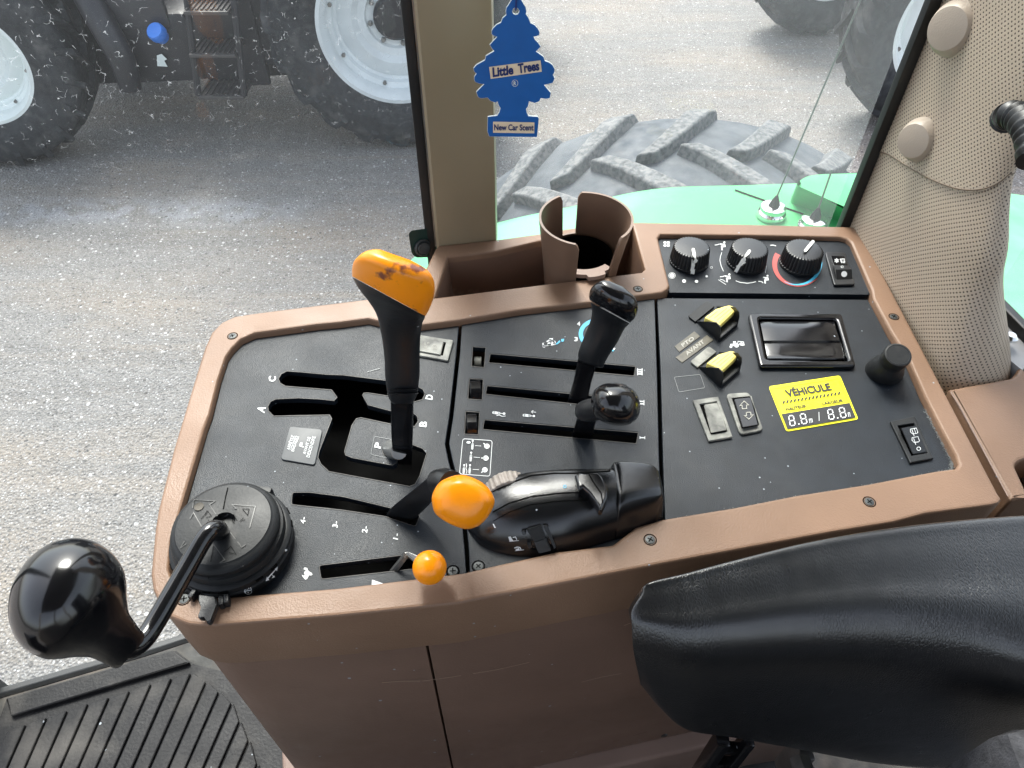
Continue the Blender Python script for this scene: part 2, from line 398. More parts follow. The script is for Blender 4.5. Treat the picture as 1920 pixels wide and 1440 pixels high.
# lower body, split in two panels by an upright gap, and the plinth
def shrink(L, d):
    n = len(L); o = []
    area = sum(L[i-1][0]*L[i][1]-L[i][0]*L[i-1][1] for i in range(n)); sg = 1 if area > 0 else -1
    for i in range(n):
        a, b, c = Vector(L[i-1]), Vector(L[i]), Vector(L[(i+1) % n]); t = ((b-a).normalized()+(c-b).normalized()).normalized()
        o.append(tuple(b+Vector((-t.y, t.x))*d*sg))
    return o
body = shrink(out_w, .005)
xs = PZ(780, 1150, ZB).x
def clipx(L, x0, keep):
    o = []; n = len(L)
    for i in range(n):
        a, b = L[i], L[(i+1) % n]; ia = (a[0] < x0) == keep; ib = (b[0] < x0) == keep
        if ia: o.append(a)
        if ia != ib: t = (x0-a[0])/(b[0]-a[0]); o.append((x0, a[1]+(b[1]-a[1])*t))
    return o
zb = ZP-.40
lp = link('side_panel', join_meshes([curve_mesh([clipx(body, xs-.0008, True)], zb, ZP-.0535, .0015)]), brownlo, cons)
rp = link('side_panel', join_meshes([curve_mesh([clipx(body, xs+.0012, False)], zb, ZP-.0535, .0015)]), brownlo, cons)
pl = link('plinth', curve_mesh([shrink(out_w, -.012)], ZF, zb-.001, .004), plinthm, cons)
mk = Marks(on(rp, lp)); mk.line([(716, 1279), (755, 1276), (788, 1276)], .8); mk.line([(792, 1276), (850, 1268), (930, 1255), (992, 1241)], .7)
mk.line([(1090, 1278), (1130, 1268), (1165, 1262)], .7)
mk.line([(1170, 1172), (1182, 1167)], 1); mk.build('scratches', mat('scratch_mark', (.40, .29, .21), .6), cons)
mk = Marks(on(rp, lp, eps=.0003)); rs = random.Random(5)
for i in range(34):
    u, v = rs.uniform(480, 1200), rs.uniform(1235, 1400); a = rs.uniform(-.5, .2); L = rs.uniform(4, 26); mk.line([(u, v), (u+L*.5, v+L*.5*a+rs.uniform(-1, 1)), (u+L, v+L*a)], rs.uniform(.4, .9))
mk.build('scuffs', mat('scuff_mark', (.20, .135, .10), .6), cons)
lathe('screw', [(.0001, .0015), (.004, .001), (.0045, -.002)], on(rp)(1244, 1379)+Vector((0, .001, 0)), screwm, cons, ax=(0, -1, 0), seg=20)

# black panels
def gap(L, k=.0006): return shrink(L, k)
SEAM1 = [(862,607),(858,660),(845,780),(837,832),(843,862),(866,950),(874,1030),(878,1090)]
SEAM2 = [(1229,556),(1234,700),(1238,860),(1242,985)]
def w2(L, z=ZP): return [PZ(p[0], p[1], z)[:2] for p in L]
GATE = [(538,695.5),(560,697),(613,702),(643,703),(700,710),(722,713),(782,724),(793,730),(797,738),(792,749),(778,753),(733,743),(690,736.5),(682,737),(680,741),(690,759),(732,770),(775,774),(783,781),(784,790),(777,800),
        (733,795),(677,783),(668,785),(660,797),(646,846),(648,853),(660,858),(735,872),(743,868),(745,861),(741,857),(720,853),(717,847),(719,833),(727,827),(775,834),(793,841),(800,850),(787,892),(778,908),(768,912),(617,884),(602,870),
        (596,858),(598,847),(622,785),(618,778),(560,779),(513,780),(503,770),(502,762),(507,753),(517,748),(560,746),(597,748),(626,751),(632,745),(622,731),(535,724),(525,718),(522,710),(527,701)]
THR = rnd([(548,923),(582,923),(644,931),(732,952),(788,966),(779,987),(721,968),(640,956),(546,946)], 5)
LOW = rnd([(598,1060),(744,1042),(778,1040),(782,1066),(602,1086)], 6)
left_poly = INN[:8]+[(861.3,610.2)]+[(p[0]-.8, p[1]) for p in SEAM1[1:-1]]+[(876,1081.5)]+INN[INN.index((640,1110)):]
left_poly = [p for p in left_poly if p not in ((862,610),)]
pan1 = link('lever_panel', curve_mesh([gap(w2(left_poly))]+[w2(x) for x in (GATE, THR, LOW)], ZP-.006, ZP, .0006), panelm, cons)
S3 = rnd([(919,663),(1192,687),(1189,705),(916,680)], 3); S2 = rnd([(913,723),(1197,750),(1194,770),(910,739)], 3); S1 = rnd([(908,787),(1197,811),(1193,832),(905,805)], 3)
Q1 = rnd([(886,650),(911,651.5),(908,689),(884,687)], 2); Q2 = rnd([(880,710),(906,711),(904,750),(877,748)], 2); Q3 = rnd([(873,771),(899,773),(897,815),(871,814)], 2)
mid_poly = [(865,609.3),(975,591),(1108,576),(1228,560)]+[(p[0]-.6, p[1]) for p in SEAM2[1:-1]]+[(1241,982),(1190,997),(1147,1030),(1040,1043),(920,1070),(880,1080)]+[(p[0]+3.5, p[1]) for p in SEAM1[-2:0:-1]]
pan2 = link('lever_panel', curve_mesh([gap(w2(mid_poly))]+[w2(x) for x in (S1, S2, S3, Q1, Q2, Q3)], ZP-.006, ZP+.0005, .0006), panelm, cons)
LT = rnd([(1422,598),(1567,600),(1590,678),(1437,676)], 6)
right_poly = [(1231,560),(1245,558),(1628,561)]+INN[INN.index((1632,568)):INN.index((1240,982))]+[(1246,981)]+[(p[0]+3.5, p[1]) for p in SEAM2[-2:0:-1]]
pan3 = link('switch_panel', curve_mesh([gap(w2(right_poly)), w2(LT)], ZP-.006, ZP, .0006), panelm, cons)
hvac_poly = rnd([(1253,550),(1232,454),(1237,449),(1400,450.5),(1570,454),(1583,457),(1592,464),(1630,554)], 1)
pan4 = link('heater_panel', curve_mesh([gap(w2(hvac_poly))], ZP-.006, ZP+.0012, .0008), panelm, cons)
# black sheet under the slots, standing in for the shade inside the console
solid('slot_shade_sheet', [shrink([p for p in inn_w], .004)], ZP-.05, ZP-.045, darkm, cons, px=False)
# storage bin and its walls
bmn = bmesh.new(); wc = [Vector((*p, 0)) for p in bin_w]; cen = sum(wc, Vector())/len(wc)
rg = [[Vector((*(cen.xy+(p.xy-cen.xy)*k), z)) for p in wc] for k, z in ((1.002, ZB-.003), (.985, ZP-.03), (.96, ZP-.062))]
rings_bm(bmn, rg, False, True); link('storage_bin', bm_mesh(bmn, 30, False), binm, cons)

# cup holder standing in the bin
ch = empty('cup_holder', PY(1090, 480, .575)*1, 'brown split-sided round cup holder standing at the back of the console', 'cup holder')
ccx, ccy, cr_ = PD(1099, 410, .6345).x, .540, .0418
CUPL = ((ZP+.056, .0418, .540), (ZB-.004, .0360, .551), (ZP-.061, .0310, .556))      # height, radius, centre y: the sleeve tapers and leans
def cup():
    bm = bmesh.new(); seg = 120; zt = ZP+.056; 
    def topz(a):           # a: degrees, 0=+x, 90=away
        return zt
    cols_ = []
    gaps = [(96, 118), (258, 309)]      # back slot, front slot
    def ing(a): return any(g0 < a < g1 for g0, g1 in gaps)
    segs = []
    for (a0, a1) in ((-51, 96), (118, 258)):
        n = 60; outer = []; inner = []
        for i in range(n+1):
            a = a0+(a1-a0)*i/n; e = min(a-a0, a1-a); dz = -.006*(1-min(1, e/5))**2
            if a0 == -51 and a < -30: dz -= .0
            ra = R(a)
            for th_, lst in ((0, outer), (.0022, inner)):
                lst.append([Vector((ccx+(r-th_)*math.cos(ra), cy+(r-th_)*math.sin(ra), z+(dz if q_ == 0 else 0))) for q_, (z, r, cy) in enumerate(CUPL)])
        prof = [o+i_[::-1] for o, i_ in zip(outer, inner)]
        rings_bm(bm, prof, True, True)
    # low back wall closing the rear slot, and the floor ring
    rr = []
    for i in range(9):
        ra = R(96+22*i/8); c, s = math.cos(ra), math.sin(ra); b_, t_ = CUPL[2], CUPL[1]
        rr.append([Vector((ccx+(r-th_)*c, cy+(r-th_)*s, z)) for (z, r, cy), th_ in (((ZP+.008, .0364, .5505), 0), (b_, 0), (b_, .0022), ((ZP+.008, .0364, .5505), .0022))])
    rings_bm(bm, rr)
    return bm_mesh(bm, 40)
link('cup_sleeve', cup(), mat('cup_plastic', (.165, .103, .070), .42, noise=.1, nscale=20), ch)
def ringpart():
    bm = bmesh.new(); z1 = ZP+.0125; rr = []
    for i in range(25):
        a = 252+(62)*i/24; ra = R(a); c, s = math.cos(ra), math.sin(ra); ro = .0400 if 274 < a < 300 else .0362
        rr.append([Vector((ccx+r*c, .551+r*s, z)) for r, z in ((ro, z1), (ro, z1-.004), (.0285, z1-.004), (.0285, z1))])
    rings_bm(bm, rr); return bm_mesh(bm, 30)
link('base_ring', ringpart(), plinthm, ch)
lathe('cup_shade_liner', [(.0292, .0085), (.0280, -.054), (.0001, -.054)], (ccx, .551, ZP), darkm, ch, cap0=False, cap1=False)  # black liner standing in for the shade deep inside the cup

# screws: a countersunk head with a cross recess
def screw(u, v, m=screwm, r=.0036, z=ZB):
    p = PZ(u, v, z); bm = bmesh.new()
    lathe_bm(bm, [(.0001, .0005), (r*.55, .0005), (r*.85, .00035), (r, -.0003), (r, -.003)], p, seg=28, cap0=True)
    lathe_bm(bm, [(r*1.02, .00012), (r*1.22, .00012), (r*1.22, -.002)], p, seg=28, cap0=False, cap1=False)
    me = bm_mesh(bm, 40); bm = bmesh.new(); bm.from_mesh(me); a = random.random()*1.5
    for k in range(2):
        M = Matrix.Rotation(a+k*math.pi/2, 3, 'Z')
        vs = [bm.verts.new(p+M @ Vector((x, y, .00062))) for x, y in ((-r*.55, -r*.1), (r*.55, -r*.1), (r*.55, r*.1), (-r*.55, r*.1))]
        f = bm.faces.new(vs); f.material_index = 1
    for f in bm.faces:
        if f.material_index == 0:
            c = f.calc_center_median()-p
            if c.z < .0003 and c.xy.length > r*1.03: f.material_index = 1
    bm.to_mesh(me); bm.free()
    return link('screw', me, [m, darkm], cons)
for u, v in ((436,630),(345,1123),(1219,1012),(1196,542),(1676,594),(1630,941)): screw(u, v)
for u, v in ((849,1071),(897,1062)): screw(u, v, z=ZP+.0006)

# printed marks, left panel
mk = Marks()
mk.text('C', (515.5,716), (517.5,706), (503,714.5)); mk.text('A', (495,774.5), (498,764), (481.5,770.5))
mk.text('D', (810,750), (812,741), (797.5,748)); mk.text('B', (798.5,801), (801,791), (785.5,799)); mk.text('P', (713,841), (715,831), (702,838.5))
for s, A, B, D in (('4-',(572,982.5),(573.5,970.5),(562.5,980.5)),('3-',(632.5,990),(634,978),(623,988)),('2-',(688,1000),(690,987.5),(678,998)),('1-',(746,1012),(748,1001),(737,1010))): mk.text(s, A, B, D, .01)
mk.poly([(697.7,1087),(721,1095),(697,1098)])
mk.poly([(571,1064),(576,1065),(577,1069),(580,1072),(584,1074),(586,1077),(583,1079),(580,1078),(578,1081),(576,1085),(573,1087),(570,1084),(566,1079),(567,1078),(570,1080),(572,1078),(570,1075),(571,1072),(574,1070),(572,1068),(569,1067)])
mk.text('PARK', (640,842), (0,0), (0,0)) if False else None
mk.build('printed_markings', whitem, pan1)
mk = Marks(); mk.line(rnd([(702,818),(741,825),(733,860),(695,852)], 4), .7, True); mk.line([(689,697),(700,694),(712,691)], 1.2); mk.build('printed_outline', greym, pan1)
stk = solid('warning_sticker', [rnd([(543,799),(605,805),(590,872),(526,861)], 6)], ZP+.0002, ZP+.0012, mat('clear_label', (.032, .037, .042), .55), cons, bev=.0004)
mk = Marks(z=ZP+.0016)
for s, A, B, D in (('ARRÊTEZ',(543,844),(552,817),(537.5,842.5)),('ENGAGEZ',(551,847),(561,818),(545.5,845.5)),('P',(569,839),(571.5,831),(560.5,836.5)),('AVANT DE',(573,852),(583,820),(567.5,850.5)),('DESCENDRE',(580,858),(592,819),(574,856.5))): mk.text(s, A, B, D, .0)
mk.line([(545,843.5),(554,817.5)], .6); mk.build('sticker_lettering', whitem, stk)
# middle panel
zm_ = ZP+.0009
mk = Marks(z=zm_)
for x0, x1, ys in ((1195.5,1204,(693,697,701)),(1199,1207.5,(752.5,757)),(1200,1209,(820.5,))):
    for y in ys: mk.line([(x0,y),(x1,y+.3)], 2)
    mk.line([(x0,ys[0]-2.5),(x0,ys[-1]+2.5)], 1.4); mk.line([(x1,ys[0]-2.5),(x1,ys[-1]+2.8)], 1.4)
mk.text('4', (1082,610.5), (1088,610.5), (1082,603)); mk.text('3', (1076.5,639.5), (1083,639.5), (1077,632))
def pill(m_, u0, v0, u1, v1, wd):
    m_.line([(u0,v0),(u1,v1)], wd); m_.disc(u0, v0, wd/2, wd/2); m_.disc(u1, v1, wd/2, wd/2)
pill(mk, 925.5,773.5,936,775,5); mk.line([(936,775),(944,775.5)], 1.2); mk.disc(945,775.5,2.6,2.2); mk.line([(931,779.5),(936,778),(941,780.5),(948,780)], 1.1)
pill(mk, 982.5,778.5,993,779.5,5); mk.line([(993,779.5),(1000,780)], 1.2); mk.disc(1001,780,2.4,2); mk.line([(996.5,772),(1005,773)], 1); mk.line([(1000,769.5),(996.5,772),(999,775)], 1)
mk.line(rnd([(867.7,822.5),(923,826),(918.5,893),(861.5,888.5)], 5), 1, True)
for (a, b, c, d), dash, cc, tail in (((885.5,841,886,833),((890.6,835.4),(902,836.2)),(913,836.5),(906.5,831)),((882.5,863,883,855),((888,857),(900,858)),(911,859),(902.5,858.8))):
    pill(mk, a, b, c, d, 4.2); mk.line([(c,d),(c+.5,d-5)], 1.2); mk.disc(c+.5,d-6.5,1.9,1.6); mk.line(dash, .8); mk.disc(*cc, 5.2, 4.8); mk.line([cc,tail], 2)
mk.disc(878.5,829.5,4,2.2)
for x in (869.5, 880.5): pill(mk, x,886,x+.4,878.5,4.2); mk.line([(x+.4,878),(x+.8,873)], 1.1); mk.disc(x+.9,872,1.8,1.5)
mk.line([(874.5,888),(875.5,883),(873.5,878),(875,873),(874,869)], 1); mk.line([(886.5,880),(898,880.8)], .8); mk.disc(909,881,5.2,4.8); mk.line([(909,881),(902.5,886)], 2)
mk.disc(1030,645,3.6,3.2); mk.line([(1025,641),(1031,637),(1038,640),(1040,645),(1026,646)], 2.6); mk.poly([(1030,634),(1037,634),(1037,639),(1030,640)]); mk.disc(1038,642,4,3.5)
mk.line([(1020,649),(1040,646.5)], .8); mk.text('K', (1017,648), (1021,647), (1017,643)); mk.line([(1017,650),(1022,652)], .8)
mk.poly([(1146,650),(1154,653),(1150,659),(1143,656)])
mk.build('printed_markings', whitem, pan2)
mk = Marks(z=zm_+.0001); mk.poly([(1042,645),(1049,638),(1051,641),(1044,646)]); mk.poly([(1052,636),(1058,635),(1057,640),(1053,641)])
mk.poly([(1146,654),(1149,660),(1152,656)]); 
cx_, cy_ = 1121, 626
mk.poly([(cx_+36*math.cos(R(a)), cy_-29*math.sin(R(a))) for a in range(95, 266, 8)]+[(cx_+28*math.cos(R(a)), cy_-22*math.sin(R(a))) for a in range(265, 94, -8)])
mk.build('cyan_markings', cyanm, pan2)
lathe('flow_dial', [(.0105, 0), (.0105, .002), (.0085, .005), (.0001, .0055)], PZ(1121, 626, ZP+.0005), dustym, cons, seg=32)
# thumb wheels in the small windows
for i, q in enumerate((Q2, Q3)):
    us = [p[0] for p in q]; vs = [p[1] for p in q]; c = PZ(sum(us)/len(us), sum(vs)/len(vs), ZP); a = PZ(us[0], min(vs), ZP); b = PZ(us[0], max(vs), ZP)
    L = (a-b).length*.96; W = (PZ(max(us), vs[0], ZP)-PZ(min(us), vs[0], ZP)).length*.70
    bm = bmesh.new(); ax = Vector((1, .06, 0)).normalized()
    lathe_bm(bm, [(.0001, -W/2), (L*.47, -W/2), (L*.52, -W/2+.0006), (L*.52, W/2-.0006), (L*.47, W/2), (.0001, W/2)], c+Vector((0, 0, -L*.30)), ax, 40, mod=lambda i_, k: 1-.035*(i_ % 5 == 0))
    link('thumb_wheel', bm_mesh(bm, 30), glossm, cons)
lathe('thumb_wheel', [(.0001, -.003), (.006, -.003), (.006, .003), (.0001, .003)], PZ(896, 682, ZP-.012), dustym, cons, ax=(1, 0, 0), seg=24)
mk = Marks(z=zm_)
for q in (Q1, Q2, Q3, S1, S2, S3):
    mk.line([(p[0], p[1]) for p in q], 1.1, True)
mk.build('slot_edges', mat('slot_lip', (.06, .055, .05), .6), pan2)  # thin paler line drawn round each slot as its lip
mk = Marks()
for q in (GATE, THR, LOW): mk.line(q, 1.1, True)
mk.build('slot_edges', MATS['slot_lip'], pan1)
# ------------------------------------------------------------------ heater panel
zh = ZP+.0016
mk = Marks(z=zh)
for k in range(4):
    a = R(45+90*k); mk.disc(1250+4.4*math.cos(a), 457.5+3.9*math.sin(a), 3.0, 2.3)
mk.disc(1260,516.5,4.3,3.8); mk.arc((1260,516.5), 6.2, 5.4, 0, 360, .7)
mk.disc(1282.6,527,3.6,3.2); mk.disc(1306,527.6,3.1,2.7); mk.disc(1325,518,2.4,2.1); mk.arc((1334,501.5), 2, 1.8, 0, 360, .7, 10)
def person(u, v):
    mk.disc(u+13.5, v-11.5, 2, 1.8); mk.poly([(u+10,v-9),(u+15,v-8.5),(u+16,v-3),(u+10.5,v-2.5),(u+10.5,v+3),(u+8,v+3),(u+7.5,v-5),(u+10.5,v-5.5),(u+5,v-8),(u+5.5,v-9.5)])
person(1344.5, 466); mk.line([(1340,459.5),(1345,459),(1349,457.5)], 1.3)
person(1354, 526); mk.line([(1350,519),(1355,518.5),(1359,517)], 1.3); mk.line([(1347,524.5),(1361,533.5)], .8); mk.line([(1350,523.5),(1356,525),(1360,528)], .9)
person(1425.5, 528.5); mk.line([(1422,527.5),(1428,528),(1431,530.5)], 1.3)
mk.line([(1353.5,473),(1351,480),(1349.8,488),(1352,498),(1356.5,508.6)], .9); mk.line([(1379.5,526.4),(1388,529.5),(1401,531),(1410,530),(1417.5,528)], 1.1); mk.line([(1435,492),(1437,500),(1435,511.7)], .8)
mk.line([(1444,460),(1449,459.5),(1455,461)], 1.3)
mk.build('printed_markings', whitem, pan4)
mk = Marks(z=zh); C3 = (1496, 494)
def taper(m_, a0, a1, r0, fn, ry=.90, n=30):
    P = [(C3[0]+(r0)*math.cos(R(a0+(a1-a0)*i/n)), C3[1]-(r0*ry)*math.sin(R(a0+(a1-a0)*i/n))) for i in range(n+1)]
    Q = [(C3[0]+(r0-fn(i/n))*math.cos(R(a0+(a1-a0)*i/n)), C3[1]-((r0-fn(i/n))*ry)*math.sin(R(a0+(a1-a0)*i/n))) for i in range(n+1)]
    for i in range(n): m_.quad(P[i], P[i+1], Q[i+1], Q[i])
taper(mk, 152, 320, 48, lambda t: 10*(1-t)+.8); mk.build('red_scale', redm, pan4)
mk = Marks(z=zh+.0003); taper(mk, 236, 378, 45.5, lambda t: .6+9*t); mk.build('blue_scale', cyanm, pan4)
GR = 'rotary heater dials with fluted black sides'
def dial(u, v, r, pts, lab):
    b = PZ(u, v, zh); rad = r/F*((b-CAM).dot(Vector((0, CP, -SP))))
    e = empty('rotary_dial', b, lab, 'dial', GR)
    H = .0165
    def mod(i, k): return 1 if k in (0, 1, 6, 7) else (1+.035*(1 if i % 4 < 2 else -1))
    prof = [(rad*1.02, 0), (rad*1.02, .0022), (rad*.97, .0028), (rad*.90, H-.001), (rad*.87, H), (rad*.84, H+.0002), (rad*.80, H+.0004), (.0001, H+.0006)]
    k = lathe('dial_body', prof, b, blackm, e, seg=144, mod=mod, ang=30)
    m2 = Marks(on(k, eps=.0021)); m2.line(pts, 5.6); m2.disc(*pts[0], 2.8, 2.6); m2.disc(*pts[-1], 2.8, 2.6); m2.build('pointer', mat('pointer_white', (.8, .8, .76), .5), e)
def dense(pts, n=14):
    o = []
    for a, b in zip(pts, pts[1:]):
        for i in range(n): o.append((a[0]+(b[0]-a[0])*i/n, a[1]+(b[1]-a[1])*i/n))
    return o+[pts[-1]]
dial(1291.5, 490, 36, dense([(1299,471),(1301,482),(1303,496),(1301,504),(1297,513)], 5), 'leftmost ribbed black dial beside the fan symbol, pointer bent down')
dial(1398.5, 492, 36, dense([(1404,474),(1380,510)]), 'middle ribbed black dial between the two arcs, pointer slanting down left')
dial(1499, 495, 37, dense([(1523,456),(1509,473)]), 'rightmost ribbed black dial ringed by a red and blue scale')
# air conditioning rocker
f = solid('rocker_switch', [rnd([(1547,472),(1584,472.5),(1604,533),(1564,534)], 4)], zh, zh+.0022, blackm, cons, bev=.0008); f['label'] = 'black air-conditioning switch with snowflake symbol and white dot'
b1 = solid('rocker', [rnd([(1557.5,479.5),(1583,480),(1590,498),(1563,497.5)], 2)], zh+.0022, zh+.0030, glossm, f, bev=.0003)
bm = bmesh.new(); z1 = zh+.002
bot = [PZ(1563.5,499,z1), PZ(1590,499,z1), PZ(1598,524,z1), PZ(1569,525,z1)]
top = [PZ(1563,497,zh+.0062), PZ(1590,497.5,zh+.0062), PZ(1597,505,zh+.0085), PZ(1567,505.5,zh+.0085)]
hexa_bm(bm, bot, top); b2 = link('rocker_lip', bm_mesh(bm, 20), blackm, f)
m2 = Marks(on(b1, b2, f, eps=.0003)); 
for k in range(3):
    a = R(60*k+30); m2.line([(1568.5-4.5*math.cos(a),489-4.5*math.sin(a)),(1568.5+4.5*math.cos(a),489+4.5*math.sin(a))], 1)
m2.arc((1568.5,489), 2.8, 2.8, 0, 360, .9, 10)
m2.line([(1575,486),(1583,486),(1584,492),(1577,492),(1575,486)], .9); [m2.line([(x,485),(x+1,494)], .7) for x in (1577,1580,1582.5)]
m2.arc((1579,501), 2.4, 1.8, 0, 360, .6, 10); m2.disc(1582.5,514,5.6,5.6); m2.build('symbols', whitem, f)

# ------------------------------------------------------------------ right panel
mk = Marks()
mk.text('PTO', (1278.5,650.5), (1302,638), (1275,644.5)) if False else None
mk.line(rnd([(1264,707),(1313,702),(1321.6,727),(1273,735)], 3), .8, True)
mk.build('printed_outline', greym, pan3)
mk = Marks(); mk.disc(1370.5,650,2.6,2.4); mk.disc(1381,647.5,4.4,4); mk.poly([(1369,645),(1375,644.5),(1374.5,640),(1379.5,640),(1380.5,645),(1377,648.5),(1370,648.5)])
mk.line([(1383,643),(1384,640),(1394,641),(1395.5,647),(1391,648)], 1); mk.disc(1390,645,3.6,2.8); mk.build('printed_markings', whitem, pan3)
for nm, q, s, A, B, D in (('label_tape', [(1302,621),(1313,630.5),(1274,660),(1265,649)], 'PTO', (1280.5,650.5), (1302.5,636), (1276.5,645)),
                   ('label_tape', [(1325.7,628),(1338,637),(1279,680),(1267,670)], 'AVANT', (1288.5,666.5), (1321.5,642), (1284,661))):
    o = solid(nm, [q], ZP+.0001, ZP+.0006, amberm, cons, bev=.0002); m2 = Marks(z=ZP+.0008); m2.text(s, A, B, D); m2.build('embossed_letters', mat('embossed_grey', (.30, .29, .25), .5), o)
def toggle(du, dv, lab):
    q = lambda u, v, z=ZP: PZ(u+du, v+dv, z)
    g = empty('toggle_switch', q(1345, 605), None, None, None, cons); g['label'] = lab
    solid('back_plate', [rnd([(1325+du,563+dv),(1340+du,574+dv),(1304+du,603+dv),(1290+du,592+dv)], [4,1,1,4])], ZP+.0003, ZP+.002, dustym if du else rubberm, g, bev=.0004)
    bm = bmesh.new(); th = .0009
    def wall(a, b, c, d, nrm):           # a-b along the base, b-c upright, d = nose
        P = [a, b, c, d]; O = [p+nrm*th for p in P]; hexa_bm(bm, P, O)
    BL, BR, FR, FL = q(1303.5,602), q(1344,574), q(1383,611), q(1348,641)
    xd = (BR-BL).normalized(); H = .0145; up = Vector((0, 0, H))
    for Bk, Fr, sx in ((BL, FL, 1), (BR, FR, -1)):
        fwd = (Fr-Bk); nose = Fr-fwd*.10+up
        nose2 = Fr-fwd*.28+up*1.06
        P = [Bk, Fr, Fr-fwd*.03+up*.7, nose, nose2]; O = [p+xd*sx*th for p in P]
        hexa_bm(bm, P, O)
    fw = (FL-BL).normalized()
    P = [FL, FR, FR+up*.30-fw*.0005, FL+up*.30-fw*.0005]; hexa_bm(bm, P, [p-fw*th for p in P])
    P = [BL+(FL-BL)*.25+Vector((0,0,.001)), BR+(FR-BR)*.25+Vector((0,0,.001)), FR+up*.28, FL+up*.28]; hexa_bm(bm, P, [p-Vector((0,0,.0008)) for p in P])
    link('hood', bm_mesh(bm, 20), rubberm if du else blackm, g)
    # ribbed yellow paddle
    zt = ZP+.0115
    P = rnd([(1320,594),(1343,577),(1366,570.5),(1376,573),(1378,582),(1346,612),(1340,603)], 3, 3)
    pd_ = solid('paddle', [[(u+du+.5, v+dv+1) for u, v in P]], ZP+.006, zt, yelm, g, bev=.0012)
    m2 = Marks(on(pd_, eps=.0002))
    for a, b in (((1330,596),(1345,584)),((1339,597),(1363,578)),((1344,601),(1369,580)),((1348,606),(1372,584))): m2.line([(a[0]+du,a[1]+dv),(b[0]+du,b[1]+dv)], 1)
    m2.build('grooves', mat('groove_brown', (.12, .09, .02), .7), pd_)
toggle(0, 0, 'upper yellow ribbed toggle switch in a black hood'); toggle(4, 85.5, 'lower yellow ribbed toggle switch in a dusty black hood')
def rocker(frame, well, rock, zr, m1, m2_, lab, h1=.0022, tilt=(0, 0, 0, 0), tops=None, r=3):
    bm = None
    f = link('rocker_switch', curve_mesh([w2(rnd(frame, r), ZP+h1), w2(well, ZP+h1)], ZP, ZP+h1, .0006), m1, cons); f['label'] = lab
    solid('well', [well], ZP-.004, ZP+.0003, darkm, f)
    bm = bmesh.new(); hexa_bm(bm, [PZ(*p, ZP-.001) for p in rock], [PZ(*p, ZP+zr+t) for p, t in zip(tops or rock, tilt)])
    es = list(bm.edges); bmesh.ops.bevel(bm, geom=es, offset=.0006, segments=2, affect='EDGES')
    return f, link('rocker', bm_mesh(bm, 30), m2_, f)
rocker([(1299,750),(1347,743),(1374,819),(1329,826.7)], [(1312,757.5),(1344,752),(1364,808.5),(1333,814)], [(1319.5,759),(1346,755),(1362.5,807),(1333,812.5)], .003, dustym, dustym, 'dusty grey unmarked rocker switch beside the window switch', tilt=(-.001,-.001,.001,.001), r=1)
f, k = rocker([(1361,738),(1405,735),(1432,806),(1388,815)], [(1373,747),(1408,743.5),(1422,797),(1391,803)], [(1376,748.5),(1407,745),(1421,797),(1392,802)], .003, dustym, glossm, 'glossy rocker switch with up and down arrows', tilt=(.0005,.0005,.0022,.0022), r=9)
m2 = Marks(on(k)); arr = [(0,-9),(9,-1),(4.5,-1),(5,6),(-3.5,6.5),(-4,0),(-8.5,.6)]
m2.line([(1395+x*.95, 761+y*.95) for x, y in arr], 1.5, True); m2.line([(1404-x*.95, 779-y*.85) for x, y in arr], 1.5, True); m2.build('arrows', MATS['embossed_grey'], f)
f, k = rocker([(1669.5,790),(1715,780),(1751,859),(1707,868)], [(1683.5,798),(1714,793),(1739,849),(1709,854)], [(1689,803),(1717,798),(1738,848),(1711,852.5)], .006, rubberm, blackm, 'black rear wiper switch with two window symbols at the panel corner', tilt=(.0012,.0012,-.004,-.004), r=1)
m2 = Marks(on(k)); 
for (u, v, h) in ((1712.5,810,1),(1715.5,826,0)):
    m2.line([(u-6,v-5),(u+5,v-7),(u+8,v+1),(u+6,v+3),(u-2,v+4),(u-6,v)], .9, True); m2.line([(u-3,v-4),(u+1,v+8)], 1)
    if h: m2.line([(u+1,v-7),(u+4,v+3)], .8)
m2.arc((1722,841.7), 3.6, 3.2, 0, 360, 1.1, 12); m2.build('symbols', whitem, f)
f, k = rocker([(740,620),(850,637.5),(840,676),(733,657)], [(748,629),(836,642),(830,666),(744,650)], [(748,629),(832,641),(826,666),(744,651)], .0035, dustym, dustym, 'dusty light switch half hidden behind the tall orange-topped lever', r=2)
m2 = Marks(on(k)); m2.arc((815,651), 5, 4.5, 0, 360, .8, 12); m2.arc((815,651), 2.5, 2.2, 0, 360, .7, 8)
for a, b in ((797,645),(803,644),(798,651),(800,655)): m2.arc((a,b), 1.8, 1.6, 0, 360, .6, 8)
m2.build('symbols', MATS['embossed_grey'], f)
mk = Marks(z=ZP+.0003); rs = random.Random(3)          # grey dust gathered along the near edge of the panel
E_ = dense([(1735,770),(1760,817),(1785,868),(1784,884),(1747,890.5),(1618,915.5),(1490,935),(1374,958),(1250,978)], 60)
for u, v in E_:
    for k_ in range(2):
        mk.disc(u+rs.gauss(-1, 2), v-abs(rs.gauss(0, 2.6)), rs.uniform(.4, 1.3), None, 5)
mk.build('edge_dust', mat('grey_dust', (.13, .135, .135), .9), pan3)
